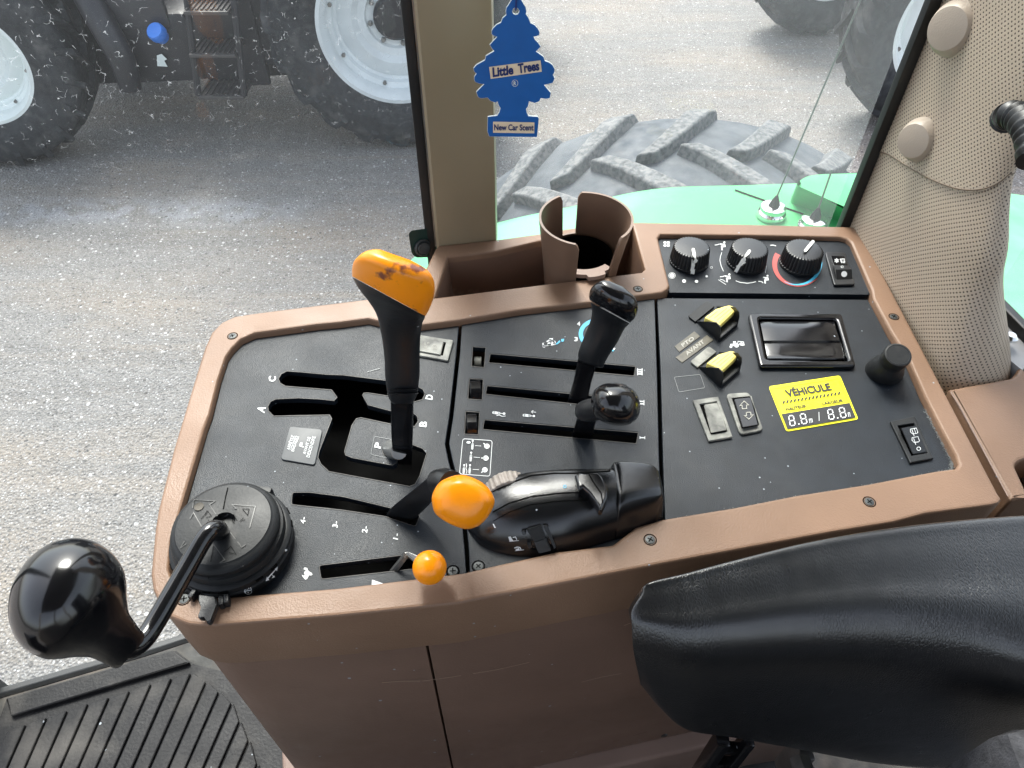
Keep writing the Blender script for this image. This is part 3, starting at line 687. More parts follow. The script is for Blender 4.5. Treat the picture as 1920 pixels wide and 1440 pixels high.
# sticker with the vehicle size
zs = ZP+.0003
st = solid('vehicle_size_sticker', [rnd([(1441,724.6),(1574.8,703.7),(1609.6,786),(1474.8,809)], 5)], ZP+.0001, zs+.0002, yels, cons)
mk = Marks(z=zs+.0008)
def sp(x, y):          # 0..1 across, 0..1 down the sticker
    A, B, C, D = (1441,724.6), (1574.8,703.7), (1609.6,786), (1474.8,809)
    return ((A[0]*(1-x)+B[0]*x)*(1-y)+(D[0]*(1-x)+C[0]*x)*y, (A[1]*(1-x)+B[1]*x)*(1-y)+(D[1]*(1-x)+C[1]*x)*y)
mk.poly([sp(.025,.62), sp(.975,.62), sp(.975,.955), sp(.025,.955)])
mk.line([sp(.03,.05), sp(.97,.05), sp(.97,.62)], .8); mk.line([sp(.03,.05), sp(.03,.62)], .8)
mk.text('VÉHICULE', (1476.5,744), (1560,730.5), (1470.5,731.5), .036)
for i in range(16):
    a = (1467+i*6.9, 757-i*1.12); mk.quad((a[0],a[1]), (a[0]+3.4,a[1]-.5), (a[0]+5.2,a[1]-6), (a[0]+1.8,a[1]-5.5))
mk.text('HAUTEUR', (1474.8,770), (1513,763.5), (1472.2,764.2), .03); mk.text('LARGEUR', (1542.5,759.4), (1582,752.7), (1540,754), .03)
mk.build('black_print', mat('black_print', (.012, .013, .015), .5), st)
mk = Marks(z=zs+.0014)
def seg8(q):
    P = lambda x, y: ((q[0][0]*(1-x)+q[1][0]*x)*(1-y)+(q[3][0]*(1-x)+q[2][0]*x)*y, (q[0][1]*(1-x)+q[1][1]*x)*(1-y)+(q[3][1]*(1-x)+q[2][1]*x)*y)
    for y in (0, .5, 1): mk.line([P(.14, y), P(.86, y)], 1.9)
    for x in (0, 1):
        for y0 in (0, .5): mk.line([P(x, y0+.06), P(x, y0+.44)], 1.9)
for q in ([(1478.5,780),(1487,778.6),(1491.5,797),(1482,798.5)],[(1500,776.7),(1509,775.2),(1513.5,793.5),(1504,795)],[(1551.5,768.5),(1560,767),(1564.5,785),(1555,786.7)],[(1573,765),(1582,763.7),(1587,782),(1577.5,783.3)]): seg8(q)
for u, v in ((1498,795),(1570.7,783.5)): mk.disc(u, v, 1.5, 1.3)
for u, v in ((1517,786),(1590,774)): mk.line([(u+1.5,v+7.5),(u,v),(u+3,v-.5),(u+4.2,v+6.8)], .9); mk.line([(u+3,v-.5),(u+5.5,v-.8),(u+6.5,v+6)], .9) if u < 1550 else None
mk.line([(1535.4,772.5),(1536,789)], 1); mk.build('white_digits', whitem, st)
# pull-out latch with its glossy frame
fr = link('latch', curve_mesh([w2(rnd([(1402,589),(1578,589),(1605,689),(1424,689)], 7), ZP+.003), w2(LT, ZP+.003)], ZP, ZP+.0045, .0028, 4), latchm, cons)
fr['label'] = 'glossy black recessed latch with a raised rim'
bm = bmesh.new(); secs = []
for t, z in ((0, .0005), (.03, .0042), (.2, .0052), (.5, .0048), (.56, .0030), (.85, .0028), (.93, .0020), (.96, .0036), (.985, .0030), (1, -.004)):
    a = (1425+15*t, 602+73*t); b = (1563+23*t, 602+73*t); n = 10
    secs.append([PZ(a[0]+(b[0]-a[0])*i/n, a[1], ZP+z-(.0012 if i in (0, n) else 0)) for i in range(n+1)])
V = rings_bm(bm, secs, False, False, closed=False); link('latch_flap', bm_mesh(bm, 50), latchm, fr)
solid('latch_well', [LT], ZP-.006, ZP-.005, darkm, fr)

# bell-based push knob
kb = empty('push_knob', PZ(1657, 697), 'black push knob with a bell-shaped base beside the yellow sticker', 'knob')
b0, b1_ = PZ(1656, 698, ZP), PD(1684, 665, .555); ax = (b1_-b0)
def kring(t, r): c = b0+ax*t; z = Vector((0, 0, 1)).lerp(ax.normalized(), min(1, t*1.5)).normalized(); a = Vector((1, 0, 0)); a = (a-z*a.dot(z)).normalized(); b = z.cross(a); return [c+(a*math.cos(i*math.pi/12)+b*math.sin(i*math.pi/12))*r for i in range(24)]
bm = bmesh.new(); rings_bm(bm, [kring(t, r) for t, r in ((0, .0143), (.08, .0143), (.2, .0138), (.4, .0120), (.52, .0100), (.6, .0090), (.68, .0088))]); link('bell_base', bm_mesh(bm, 60), rubberm, kb)
bm = bmesh.new(); rings_bm(bm, [kring(t, r) for t, r in ((.66, .0094), (.70, .0101), (.96, .0103), (1.0, .0098), (1.01, .0085), (1.0, .0082), (1.005, .0001))]); link('cap', bm_mesh(bm, 30), rubberm, kb)
# ================================================================== LEVERS
def facing_knob(name, outline, k, prof, m, parent, seg=None, nl=4, shift=(0, 0)):
    """knob seen end-on: outline given at depth k, rings stepped along the lever's own axis"""
    P = [PD(u, v, k) for u, v in outline]; c = sum(P, Vector())/len(P); d = (c-CAM).normalized()
    side = Vector((shift[0], 0, shift[1]))
    return loft(name, [[c+(p-c)*s+d*dk+side*dk for p in P] for s, dk in prof], m, parent, 4, nl)
gl = empty('gear_lever', PZ(757, 850), 'tall gear lever with worn orange top standing at the P notch', 'gear lever', 'levers on the console')
pxloft('shaft', [(737,870,772,872,.535,.35),(736,845,773,846,.512,.35),(734,820,774,820,.505,.4),(733,780,775,780,.493,.4),(732,740,776,740,.482,.5),(730,725,780,725,.478,.5)], glossm, gl, nl=4, sq=.6)
pxloft('grip', [(737,757,772,757,.484,.8),(731,750,778,749,.482,.8),(727,738,783,737,.479,.8),(724,722,785,720,.475,.8),(722,700,787,698,.469,.8),(721,672,787,668,.461,.8),(716,632,788,636,.450,.76),(707,592,790,615,.438,.72),(692,566,793,603,.430,.72),(673,541,796,597,.424,.72),(662,520,797,592.5,.4205,.72)], blackm, gl)
pxloft('knob_cap', [(662,519,797,592.5,.420,.72),(662,506,804,580,.414,.73),(665,492,812,560,.406,.70),(673,481,815,540,.399,.62),(685,472,812,522,.395,.50),(699,468,803,508,.3935,.36),(713,468,789,498,.3935,.2),(730,474,768,487,.394,.05)], orangew, gl, seg=16, sq=.92)
for k_, v_ in ((.477, 738), (.4745, 731)):
    pxloft('collar', [(727.5,v_-1,782.5,v_-2,k_,.8),(725.5,v_,784.5,v_-1,k_,.82),(727.5,v_+1.5,782.5,v_+.5,k_,.8)], glossm, gl, nl=2)
tube('pivot_ball', [PZ(722,845,ZP-.012), PZ(733,843,ZP-.004), PD(748,846,.512)], [.006,.0075,.006], steelm, gl, n=4)

h1 = empty('hydraulic_lever', PZ(1083, 755), 'tall glossy black hydraulic lever rising from the middle of the three straight slots', 'lever', 'levers on the console')
pxloft('blade', [(1061,765,1098,770,.572,.12),(1064,752,1101,756,.566,.12),(1075,715,1108,720,.56,.12),(1083,676,1118,686,.551,.14),(1087,665,1120,676,.548,.2)], glossm, h1, nl=3, sq=.4)
pxloft('grip', [(1092,680,1124,690,.551,.8),(1086,676,1131,688,.551,.8),(1084,666,1134,681,.5495,.8),(1086,655,1139,671,.547,.8),(1098,624,1157,643,.54,.8),(1107,601,1170,618,.533,.78),(1110,584,1178,609,.528,.75),(1107,567,1180,606,.5245,.73)], blackm, h1)
pxloft('knob_cap', [(1106,563,1181,605,.524,.74),(1104.5,556,1188,599,.5215,.74),(1106,546,1194,588,.518,.72),(1111,537,1196,574,.514,.64),(1120,530,1192,560,.511,.5),(1131,526,1181,548,.5095,.34),(1143,527,1167,537,.509,.06)], glossm, h1, seg=16)
h2 = empty('hydraulic_lever', PZ(1090, 818), 'short hydraulic lever with round glossy black knob leaning towards the camera', 'lever', 'levers on the console')
pxloft('blade', [(1068,832,1108,836,.545,.12),(1071,819,1110,824,.541,.12),(1078,798,1114,803,.525,.12),(1085,775,1119,785,.507,.2),(1090,765,1122,778,.50,.3)], glossm, h2, nl=3, sq=.4)
tube('neck', [PD(1096,771,.503), PD(1106,769,.492), PD(1125,765,.482), PD(1140,761,.475)], [.0072,.0078,.0080,.0085], blackm, h2, n=4)
ol = [(1108,752),(1114,733),(1130,721),(1150,718),(1172,721),(1191,735),(1200,755),(1198,778),(1185,793),(1163,798),(1138,794),(1116,781),(1109,767)]
facing_knob('knob', ol, .468, [(.45,.024),(.72,.019),(.93,.010),(1.0,.001),(.975,-.006),(.88,-.0125),(.70,-.0180),(.46,-.0215),(.22,-.0232),(.02,-.0237)], glossm, h2)

th = empty('throttle_lever', PZ(752, 965), 'throttle lever with a large round orange knob in the 4-3-2-1 slot', 'lever', 'levers on the console')
pxloft('arm', [(720,975,770,985,.50,.12),(724,965,778,973,.492,.15),(736,950,795,956,.482,.18),(760,930,806,945,.468,.22),(788,907,815,932,.453,.3),(808,891,826,922,.443,.5)], blackm, th, nl=4, sq=.6)
tube('neck', [PD(818,904,.445), PD(832,903,.440), PD(845,908,.434)], [.0075,.0085,.0085], blackm, th, n=4)
ol = [(810,930),(818,912),(832,899),(861,890),(890,897),(914,913),(927,936),(923,955),(909,976),(893,988),(872,992),(843,982),(818,965),(811,948)]
facing_knob('knob', ol, .416, [(.50,.022),(.80,.015),(.97,.006),(1.0,0),(.97,-.0055),(.86,-.0100),(.68,-.0130),(.45,-.0145),(.22,-.0151),(.02,-.0152)], orange, th)
lo = empty('hand_throttle', PZ(745, 1066), 'small orange ball lever on a bent steel arm in the front slot', 'lever', 'levers on the console')
bm = bmesh.new()
a = [PZ(729,1069,ZP-.004), PZ(741,1070,ZP-.004), PZ(765,1037,ZP+.015), PZ(757,1035,ZP+.016)]; hexa_bm(bm, a, [p+Vector((.0006,-.0030,-.0006)) for p in a])
a = [PZ(757,1035,ZP+.016), PZ(766,1034,ZP+.016), PZ(790,1044,ZP+.017), PZ(786,1058,ZP+.015)]; hexa_bm(bm, a, [p+Vector((0,-.0006,-.0026)) for p in a])
bmesh.ops.bevel(bm, geom=list(bm.edges), offset=.0006, segments=2, affect='EDGES'); link('bent_arm', bm_mesh(bm, 30), steelm, lo)
cb = PD(805.5, 1064, .437); d = (cb-CAM).normalized(); rb = 32/F*.437
lathe('ball', [(.0001, -rb)]+[(rb*math.sin(R(a)), -rb*math.cos(R(a))) for a in range(10, 125, 7)]+[(rb*.72, rb*.72), (rb*.70, rb*1.0)], cb, orange, lo, ax=d+Vector((-.35, .25, -.1)), seg=48)

# ------------------------------------------------------------------ joystick
js = empty('joystick', PZ(430, 1020), 'cranked black joystick with a big glossy knob and round rubber boot', 'joystick', 'levers on the console')
bc = Vector((-.1812, .2445, ZP)); 
def clock(i, k): return 1
prof = [(.0375, -.002), (.0375, .006), (.0365, .0068), (.0365, .0095), (.0380, .0105), (.0380, .0135), (.0362, .0150), (.0350, .0152), (.0345, .0175), (.0352, .0185), (.0345, .0205), (.0330, .0210), (.0328, .0240), (.0335, .0252), (.0325, .0275), (.0305, .0288), (.0296, .0292), (.0290, .0300), (.018, .0312), (.0075, .0305), (.0070, .026)]
boot = lathe('rubber_boot', prof, bc, rubberm, js, seg=96, cap1=True)
bm = bmesh.new()
for i in range(22):
    a = 2*math.pi*i/22
    if i % 3 == 0: continue
    box_bm(bm, bc+Vector((math.cos(a)*.0372, math.sin(a)*.0372, .0120)), (.003, .0048, .0016), Matrix.Rotation(a, 3, 'Z'))
link('slots', bm_mesh(bm), darkm, boot)
box('locking_tab', bc+Vector((.0075, .0385, .004)), (.016, .009, .010), rubberm, js, .001, Matrix.Rotation(R(-10), 3, 'Z'))
bm = bmesh.new(); q = [PZ(u_, v_, ZB+z_) for u_, v_, z_ in ((372,1114,.007),(404,1118,.007),(407,1134,.009),(399,1148,.010),(396,1164,.007),(387,1168,.006),(383,1152,.009),(376,1160,.007),(369,1155,.007),(379,1138,.010),(371,1126,.009))]
hexa_bm(bm, [p-Vector((0,0,.005)) for p in q], q); bmesh.ops.bevel(bm, geom=[e for e in bm.edges], offset=.0007, segments=2, affect='EDGES'); link('wing_clip', bm_mesh(bm, 35), blackm, js)
for u, v in ((364,1117),(417,1131),(427,1127)): box('rib', PZ(u, v, ZP+.008), (.0028, .006, .008), blackm, js, .0006, Matrix.Rotation(R(-20 if u < 400 else 15), 3, 'Z'))
fb = on(boot, eps=.0005)
mk = Marks(fb)
def s4(x, y): return (300+x/6, 860+y/6)
for L in ([(470,770),(380,610),(340,680)],[(385,470),(370,560)],[(385,465),(620,480),(560,520),(640,640)],[(700,670),(860,570),(815,520),(1075,540),(1010,780)],[(610,975),(730,1140),(680,1170),(930,1210),(965,970),(920,1000),(790,830)],[(280,930),(230,1010),(300,960)]): mk.line([s4(*p) for p in L], 1.9)
mk.build('embossed_arrows', mat('embossed_rubber', (.055, .055, .053), .5), boot)
mk = Marks(fb)
for L in ([(465,680),(500,640),(530,590)],[(510,640),(540,590),(580,650),(520,665)],[(545,690),(560,720)],[(830,630),(815,710),(870,700),(830,630)],[(930,570),(1005,570),(990,640),(930,570)],[(940,670),(900,710),(960,690)],[(730,1050),(800,990),(860,1080),(780,1060)]): mk.line([s4(*p) for p in L], .9)
mk.line([s4(765,330), s4(740,430), s4(715,560), s4(670,665)], 1.7); mk.line([s4(605,985), s4(575,1150), s4(548,1360)], .9); mk.build('split_lines', darkm, boot)
mk = Marks(on(boot, eps=.0008))
mk.line([(499,1086),(519,1065)], .9); mk.poly([(497,1088),(504,1086),(500,1081)]); mk.poly([(520,1063),(513,1066),(518,1070)]); mk.line([(507,1074),(511,1080)], 1); mk.poly([(508,1083),(514,1081),(512,1077)]); mk.poly([(533,1034),(538,1033),(536,1029),(533,1031)])
mk.arc((465,1108), 6, 4.2, -200, 20, 1.2); mk.line([(459,1108),(471,1105)], 1); [mk.line([(460+i*3.5,1106-i*.6),(459+i*3.6,1103-i*.6)], 1) for i in range(4)]; mk.disc(465,1109,1.2,1)
mk.build('symbols', whitem, boot)
lathe('boot_dimple', [(.0030, .0004), (.0027, .0002), (.0001, 0)], fb(374, 951), mat('dimple_dust', (.09, .08, .065), .8), js, ax=(0, 0, 1), seg=24, cap0=False)
tube('cranked_rod', [PD(412,1004,.455), PD(410,994,.440), PD(398,994,.432), PD(381,1012,.427), PD(352,1062,.418), PD(318,1121,.406), PD(288,1172,.396), PD(268,1200,.389), PD(243,1216,.382), PD(215,1205,.374)], .0056, glossm, js, seg=28, n=8)
secs = []
for (cx, cy, r, k) in ((248,1226,27,.376),(243,1221,36,.375),(225,1206,41,.366),(207,1191,47,.354),(197,1182,56,.348),(188,1173,66,.344),(177,1163,80,.341),(162,1150,94,.338),(143,1133,102,.336),(124,1117,104,.334),(102,1097,98,.332),(79,1077,81,.331),(60,1061,52,.330),(53,1054,28,.330),(50,1051,4,.330)):
    secs.append((cx-r*.66, cy+r*.75, cx+r*.66, cy-r*.75, k, 1.0))
pxloft('knob', secs, glossm, js, seg=16, nl=6)

# ------------------------------------------------------------------ hitch control pod
pod_e = empty('hitch_control', PZ(1050, 990), 'glossy black moulded hitch control pod with ribbed thumb wheel and paddle', 'control pod')
rings = []
for uf, vf, un, vn, h in ((876,992,882,1003,.001),(880,980,888,1010,.006),(893,960,903,1024,.014),(925,928,938,1036,.0235),(975,914,988,1041,.0285),(1040,909,1052,1037,.0305),(1110,908,1122,1019,.0295),(1160,906,1178,1001,.027),(1200,908,1215,986,.0245),(1222,920,1232,972,.017),(1229,932,1237,964,.006)):
    A, B = PZ(uf, vf), PZ(un, vn); dd = B-A; up = Vector((0, 0, h))
    rings.append([A-Vector((0,0,.002)), A+dd*.03+up*.45, A+dd*.12+up*.88, A+dd*.30+up, A+dd*.52+up*1.0, A+dd*.72+up*.88, A+dd*.90+up*.55, A+dd*.985+up*.15, B-Vector((0,0,.002)), A+dd*.5-Vector((0,0,.002))])
pod = loft('housing', rings, podm, pod_e, 4, 6)
rings = []
for uf, vf, un, vn, h in ((1140,905,1154,1010,.022),(1143,905,1157,1009,.0300),(1165,903,1180,1002,.0300),(1205,903,1222,986,.0268),(1224,911,1236,976,.0235),(1229,914,1241,973,.017),(1231,918,1243,970,.002)):
    A_, B_ = PZ(uf, vf), PZ(un, vn); dd = B_-A_; up = Vector((0, 0, h*.93))
    rings.append([A_-Vector((0,0,.002)), A_+dd*.01+up*.55, A_+dd*.05+up*.94, A_+dd*.16+up*1.02, A_+dd*.5+up*1.03, A_+dd*.70+up*1.0, A_+dd*.82+up*.86, A_+dd*.94+up*.40, B_-Vector((0,0,.002)), A_+dd*.5-Vector((0,0,.002))])
ecap = loft('end_cap', rings, podm, pod_e, 4, 5)
fp = on(pod, ecap, eps=.0003)
mk = Marks(fp)
q = lambda x, y: (850+x/4.8, 800+y/4.8)
mk.line(dense([q(340,590),q(480,520),q(700,440),q(900,420),q(1090,420)],8), 2.0); mk.line(dense([q(355,770),q(500,690),q(700,630),q(950,600),q(1160,590)],8), 2.2); mk.line(dense([q(360,850),q(500,770),q(700,700),q(950,670),q(1220,660)],8), 1.4)
mk.line(dense([q(1090,420),q(1410,400),q(1390,330),q(1360,270)],8), 1.8); 
mk.poly([q(345,500),q(590,395),q(612,470),q(365,580)])
mk.poly([q(620,925),q(680,905),q(760,1110),q(700,1100)]); mk.poly([q(810,880),q(850,875),q(920,1060),q(870,1070)])
mk.build('gaps', darkm, pod_e)
# ribbed thumb wheel
c = fp(949, 900); bm = bmesh.new(); axd = (PZ(955, 914)-PZ(943, 880)).normalized()
lathe_bm(bm, [(.0001, -.0048), (.0128, -.0048), (.0136, -.0042), (.0136, .0042), (.0128, .0048), (.0001, .0048)], c-Vector((0, 0, .0102)), axd, 84, mod=lambda i, k: 1+.022*(1 if i % 4 < 2 else -1))
link('thumb_wheel', bm_mesh(bm, 25), mat('grey_brown_wheel', (.30, .26, .225), .5, noise=.2, nscale=300, specks=200), pod_e)
q3 = [q(1095,430),q(1130,408),q(1210,408),q(1300,405),q(1340,440),q(1395,540),q(1390,640),q(1340,745),q(1310,740),q(1265,660),q(1220,600),q(1165,550),q(1130,575),q(1115,520)]
pdl = solid('paddle', [q3], ZP+.029, ZP+.0375, glossm, pod_e, bev=.0022, res=3)
mk = Marks(on(pdl, eps=.0002)); mk.line(dense([q(1215,420),q(1260,500),q(1330,600),q(1345,690)],6), 2.2); mk.build('crease', darkm, pdl)
bm = bmesh.new(); fa, fb2, fc = on(pod, eps=-.001), on(pod, eps=.0036), on(pod, eps=.0020)
Q = [q(660,915),q(790,880),q(830,985),q(725,1020)]; hexa_bm(bm, [fa(*p) for p in Q], [fb2(*Q[0]), fb2(*Q[1]), fc(*Q[2]), fc(*Q[3])])
Q = [q(725,1020),q(830,985),q(875,1085),q(765,1118)]; hexa_bm(bm, [fa(*p) for p in Q], [fc(*Q[0]), fc(*Q[1]), fb2(*Q[2]), fb2(*Q[3])])
bmesh.ops.bevel(bm, geom=list(bm.edges), offset=.0005, segments=2, affect='EDGES'); rk = link('rocker', bm_mesh(bm, 25), blackm, pod_e)
for nm, Q in (('guard', [q(805,885),q(845,880),q(915,1050),q(900,1065),q(870,1000)]), ('guard', [q(615,935),q(640,925),q(655,950),q(630,960)]), ('guard', [q(665,1040),q(695,1030),q(705,1055),q(680,1065)])):
    bm = bmesh.new(); hexa_bm(bm, [fa(*p) for p in Q], [fb2(*p) for p in Q]); link(nm, bm_mesh(bm, 25), blackm, pod_e)
mk = Marks(fp)
mk.poly([q(495,990),q(515,985),q(540,1025),q(505,1025)]); mk.line([q(505,1030), q(590,1022)], 1); mk.line([q(535,995), q(560,990), q(572,1015)], 1.4)
mk.line([q(550,1090), q(575,1080), q(600,1085), q(610,1105)], 1.8); mk.line([q(555,1115), q(635,1105)], 1); mk.poly([q(560,1100),q(590,1090),q(600,1110),q(565,1112)])
mk.poly([q(355,875),q(365,873),q(385,910),q(372,910)]); mk.build('symbols', whitem, pod_e)
mk = Marks(fp); mk.line([q(305,490), q(325,485)], 2); mk.arc(q(1003,540), 2.6, 2.6, 0, 360, 1, 12); mk.build('cyan_marks', cyanm, pod_e)

# ================================================================== SEAT ARMREST
def leather_mat():
    m = bpy.data.materials.new('black_leather'); m.use_nodes = True; n = m.node_tree.nodes; l = m.node_tree.links; b = n['Principled BSDF']
    b.inputs['Base Color'].default_value = (.007, .0073, .0082, 1); b.inputs['Roughness'].default_value = .3; b.inputs['Specular IOR Level'].default_value = .6; b.inputs['Coat Weight'].default_value = .4; b.inputs['Coat Roughness'].default_value = .22
    pos = n.new('ShaderNodeNewGeometry').outputs['Position']
    mp = n.new('ShaderNodeMapping'); mp.inputs['Scale'].default_value = (1.6, .8, .8); mp.inputs['Rotation'].default_value = (0, 0, .5); l.new(pos, mp.inputs[0])
    nz = n.new('ShaderNodeTexNoise'); nz.inputs['Scale'].default_value = 60; l.new(mp.outputs[0], nz.inputs['Vector'])
    va = n.new('ShaderNodeVectorMath'); va.operation = 'MULTIPLY_ADD'; l.new(nz.outputs['Color'], va.inputs[0]); va.inputs[1].default_value = (.006, .006, .006); l.new(mp.outputs[0], va.inputs[2])
    v = n.new('ShaderNodeTexVoronoi'); v.feature = 'DISTANCE_TO_EDGE'; v.inputs['Scale'].default_value = 420; l.new(va.outputs[0], v.inputs['Vector'])
    mr = n.new('ShaderNodeMapRange'); mr.inputs[1].default_value = 0; mr.inputs[2].default_value = .25; l.new(v.outputs['Distance'], mr.inputs[0])
    n2 = n.new('ShaderNodeTexNoise'); n2.inputs['Scale'].default_value = 14; n2.inputs['Detail'].default_value = 3; l.new(pos, n2.inputs['Vector'])
    st_ = n.new('ShaderNodeMapRange'); st_.inputs[1].default_value = .35; st_.inputs[2].default_value = .65; st_.inputs[3].default_value = .06; st_.inputs[4].default_value = .38; l.new(n2.outputs[0], st_.inputs[0])
    bp = n.new('ShaderNodeBump'); bp.inputs['Distance'].default_value = .0004; l.new(st_.outputs[0], bp.inputs['Strength']); l.new(mr.outputs[0], bp.inputs['Height'])
    b2 = n.new('ShaderNodeBump'); b2.inputs['Distance'].default_value = .004; b2.inputs['Strength'].default_value = .25; l.new(n2.outputs[0], b2.inputs['Height']); l.new(b2.outputs[0], bp.inputs['Normal'])
    l.new(bp.outputs[0], b.inputs['Normal'])
    r2 = n.new('ShaderNodeMapRange'); r2.inputs[3].default_value = .24; r2.inputs[4].default_value = .36; l.new(nz.outputs[0], r2.inputs[0]); l.new(r2.outputs[0], b.inputs['Roughness'])
    return m
leather = leather_mat()
seat = empty('driver_seat', (.25, .05, ZF), 'driver seat with a thick black leather armrest, only its edge in view', 'seat')
ZA = ZP+.045
rings = []
def armring(ft, rd, nb, e=1.0):
    T = PZ(*ft, ZA); Rg = PZ(*rd, ZA-.014); Bn = PY(nb[0], nb[1], Rg.y+.004)
    mid = T.lerp(Rg, .5)+Vector((0, 0, .006*e)); side = Rg.lerp(Bn, .5)+Vector((0, -.006*e, 0))
    low = Bn+Vector((0, (T.y-Rg.y)*.75, -.004)); far = T+Vector((0, .004*e, -.035)); far2 = Vector((low.x, T.y, (low.z+T.z)/2))
    return [T, T.lerp(Rg, .16)+Vector((0,0,.0045*e)), mid, T.lerp(Rg, .80)+Vector((0,0,.0055*e)), Rg.lerp(Bn, .10)+Vector((0,-.0035,0)), side, Rg.lerp(Bn, .88)+Vector((0,-.002*e,0)), Bn+Vector((0,.008,-.004)), low, far2, far]
R1 = armring((1184,1106), (1188,1196), (1208,1296), .7)
R1 = [p+Vector((.004 if i in (8, 9, 10) else (.005 if i in (0, 1) else 0), 0, -.004 if i == 0 else 0)) for i, p in enumerate(R1)]; c0 = sum(R1, Vector())/len(R1)
rings = [[c0+(p-c0)*.05+Vector((-.0022,0,.004)) for p in R1], [c0+(p-c0)*.6+Vector((-.0021,0,.002)) for p in R1], [c0+(p-c0)*.92+Vector((-.0015,0,0)) for p in R1], R1]
for a in (((1215,1094),(1222,1208),(1240,1335)), ((1280,1077),(1290,1222),(1290,1376)), ((1380,1050),(1390,1216),(1380,1391)), ((1520,1016),(1520,1208),(1500,1412)), ((1680,989),(1680,1208),(1650,1438)), ((1830,973),(1820,1222),(1790,1445)), ((1960,964),(1930,1243),(1900,1415)), ((2100,958),(2080,1262),(2060,1395))): rings.append(armring(*a))
loft('armrest', rings, leather, seat, 4, 6)
# arm bracket and seat suspension under it
b0 = PZ(1380, 1440, ZF+.36)
bm = bmesh.new(); 
for (u, v, z, s) in ((1345,1400,ZP-.165,(.010,.012,.26)),(1392,1400,ZP-.165,(.008,.012,.26))): box_bm(bm, PZ(u, v, z)+Vector((.0, 0, -.11)), s, bev=.002)
for i in range(6): box_bm(bm, PZ(1368, 1400, ZP-.165)+Vector((0, .002, -.01-.035*i)), (.026, .008, .008), bev=.001)
link('arm_bracket', bm_mesh(bm), glossm, seat)
box('suspension_column', (.30, .10, ZF+.14), (.18, .12, .28), blackm, seat, .01)
box('seat_cushion', (.52, -.34, ZF+.30), (.48, .50, .12), rubberm, seat, .03)
box('unseen_backrest', (.80, -.34, ZF+.68), (.13, .50, .66), rubberm, seat, .05, Matrix.Rotation(R(10), 3, 'Y'))  # unseen, added to keep light off the console's near sides
box('fabric_side', PY(1925, 1450, .11)+Vector((.03, 0, -.04)), (.08, .05, .10), mat('grey_fabric', (.05, .05, .055), .9, noise=.4, nscale=150, bump=.6, bscale=600), seat, .02)
bm = bmesh.new(); lathe_bm(bm, [(.009, 0), (.009, .012), (.006, .014), (.0001, .014)], PZ(1500, 1425, ZF+.30), (0, -1, .3), 6); box_bm(bm, PZ(1488, 1425, ZF+.26), (.012, .02, .07), bev=.002); link('adjuster_bolt', bm_mesh(bm), steelm, seat)
box('slide_rail', (.34, .17, ZF+.02), (.40, .03, .04), blackm, seat, .004)

# ================================================================== OWN TRACTOR: cab shell, windows, fender, wheel
tr = empty('green_tractor', (.4, .3, 0), 'green tractor around the console: cab pillars, windows, mint green fender and big rear wheel', 'tractor')
DG = cr([Vector(p) for p in ((-.672, .329), (-.56, .366), (-.453, .402), (-.25, .486), (-.078, .585))], 6)   # the door glass is gently curved
# floor, sill and mat
box('cab_floor', (.30, -.40, ZF-.03), (2.0, 1.30, .056), dustfl, tr)
solid('cab_floor', [[tuple(p) for p in DG][::-1]+[(-.672,.20),(.9,.20),(.9,.62),(-.02,.62)]], ZF-.06, ZF, dustfl, tr, px=False)
box('cab_floor_edge', (-.6, .1, ZF-.03), (.14, .5, .05), dustfl, tr)
mt = solid('floor_mat', [[(12,1311),(330,1220),(362,1244),(430,1262),(620,1400),(700,1700),(-200,1700),(-60,1500)]], ZF+.0005, ZF+.004, matm, bev=.001)
tagobj(mt, 'grey ribbed rubber mat on the cab floor, dusty with diagonal grooves', 'floor mat')
tops = [(10,1371),(48,1358),(87,1345),(126,1332),(165,1319),(204,1307),(243,1295),(283,1282),(322,1271),(358,1262),(386,1278),(410,1297),(434,1318),(449,1352),(466,1388),(482,1432),(496,1480)]
ribs = []
for i in range(len(tops)-1):
    (a, b), (c, d_) = tops[i], tops[i+1]; sl_ = .44; vb = 1620
    ribs.append([PZ(*p, ZF+.009)[:2] for p in rnd([(a+3, b), (c-1.5, d_), (c-1.5-(vb-d_)*sl_, vb), (a+3-(vb-b)*sl_, vb)], 2, 2)])
link('raised_ribs', join_meshes([curve_mesh([r_], ZF+.0035, ZF+.009, .0012) for r_ in ribs]), matm, mt)
solid('front_band', [rnd([(10,1309),(325,1219),(356,1242),(20,1343)], 3)], ZF+.0035, ZF+.011, matm, mt, bev=.002)
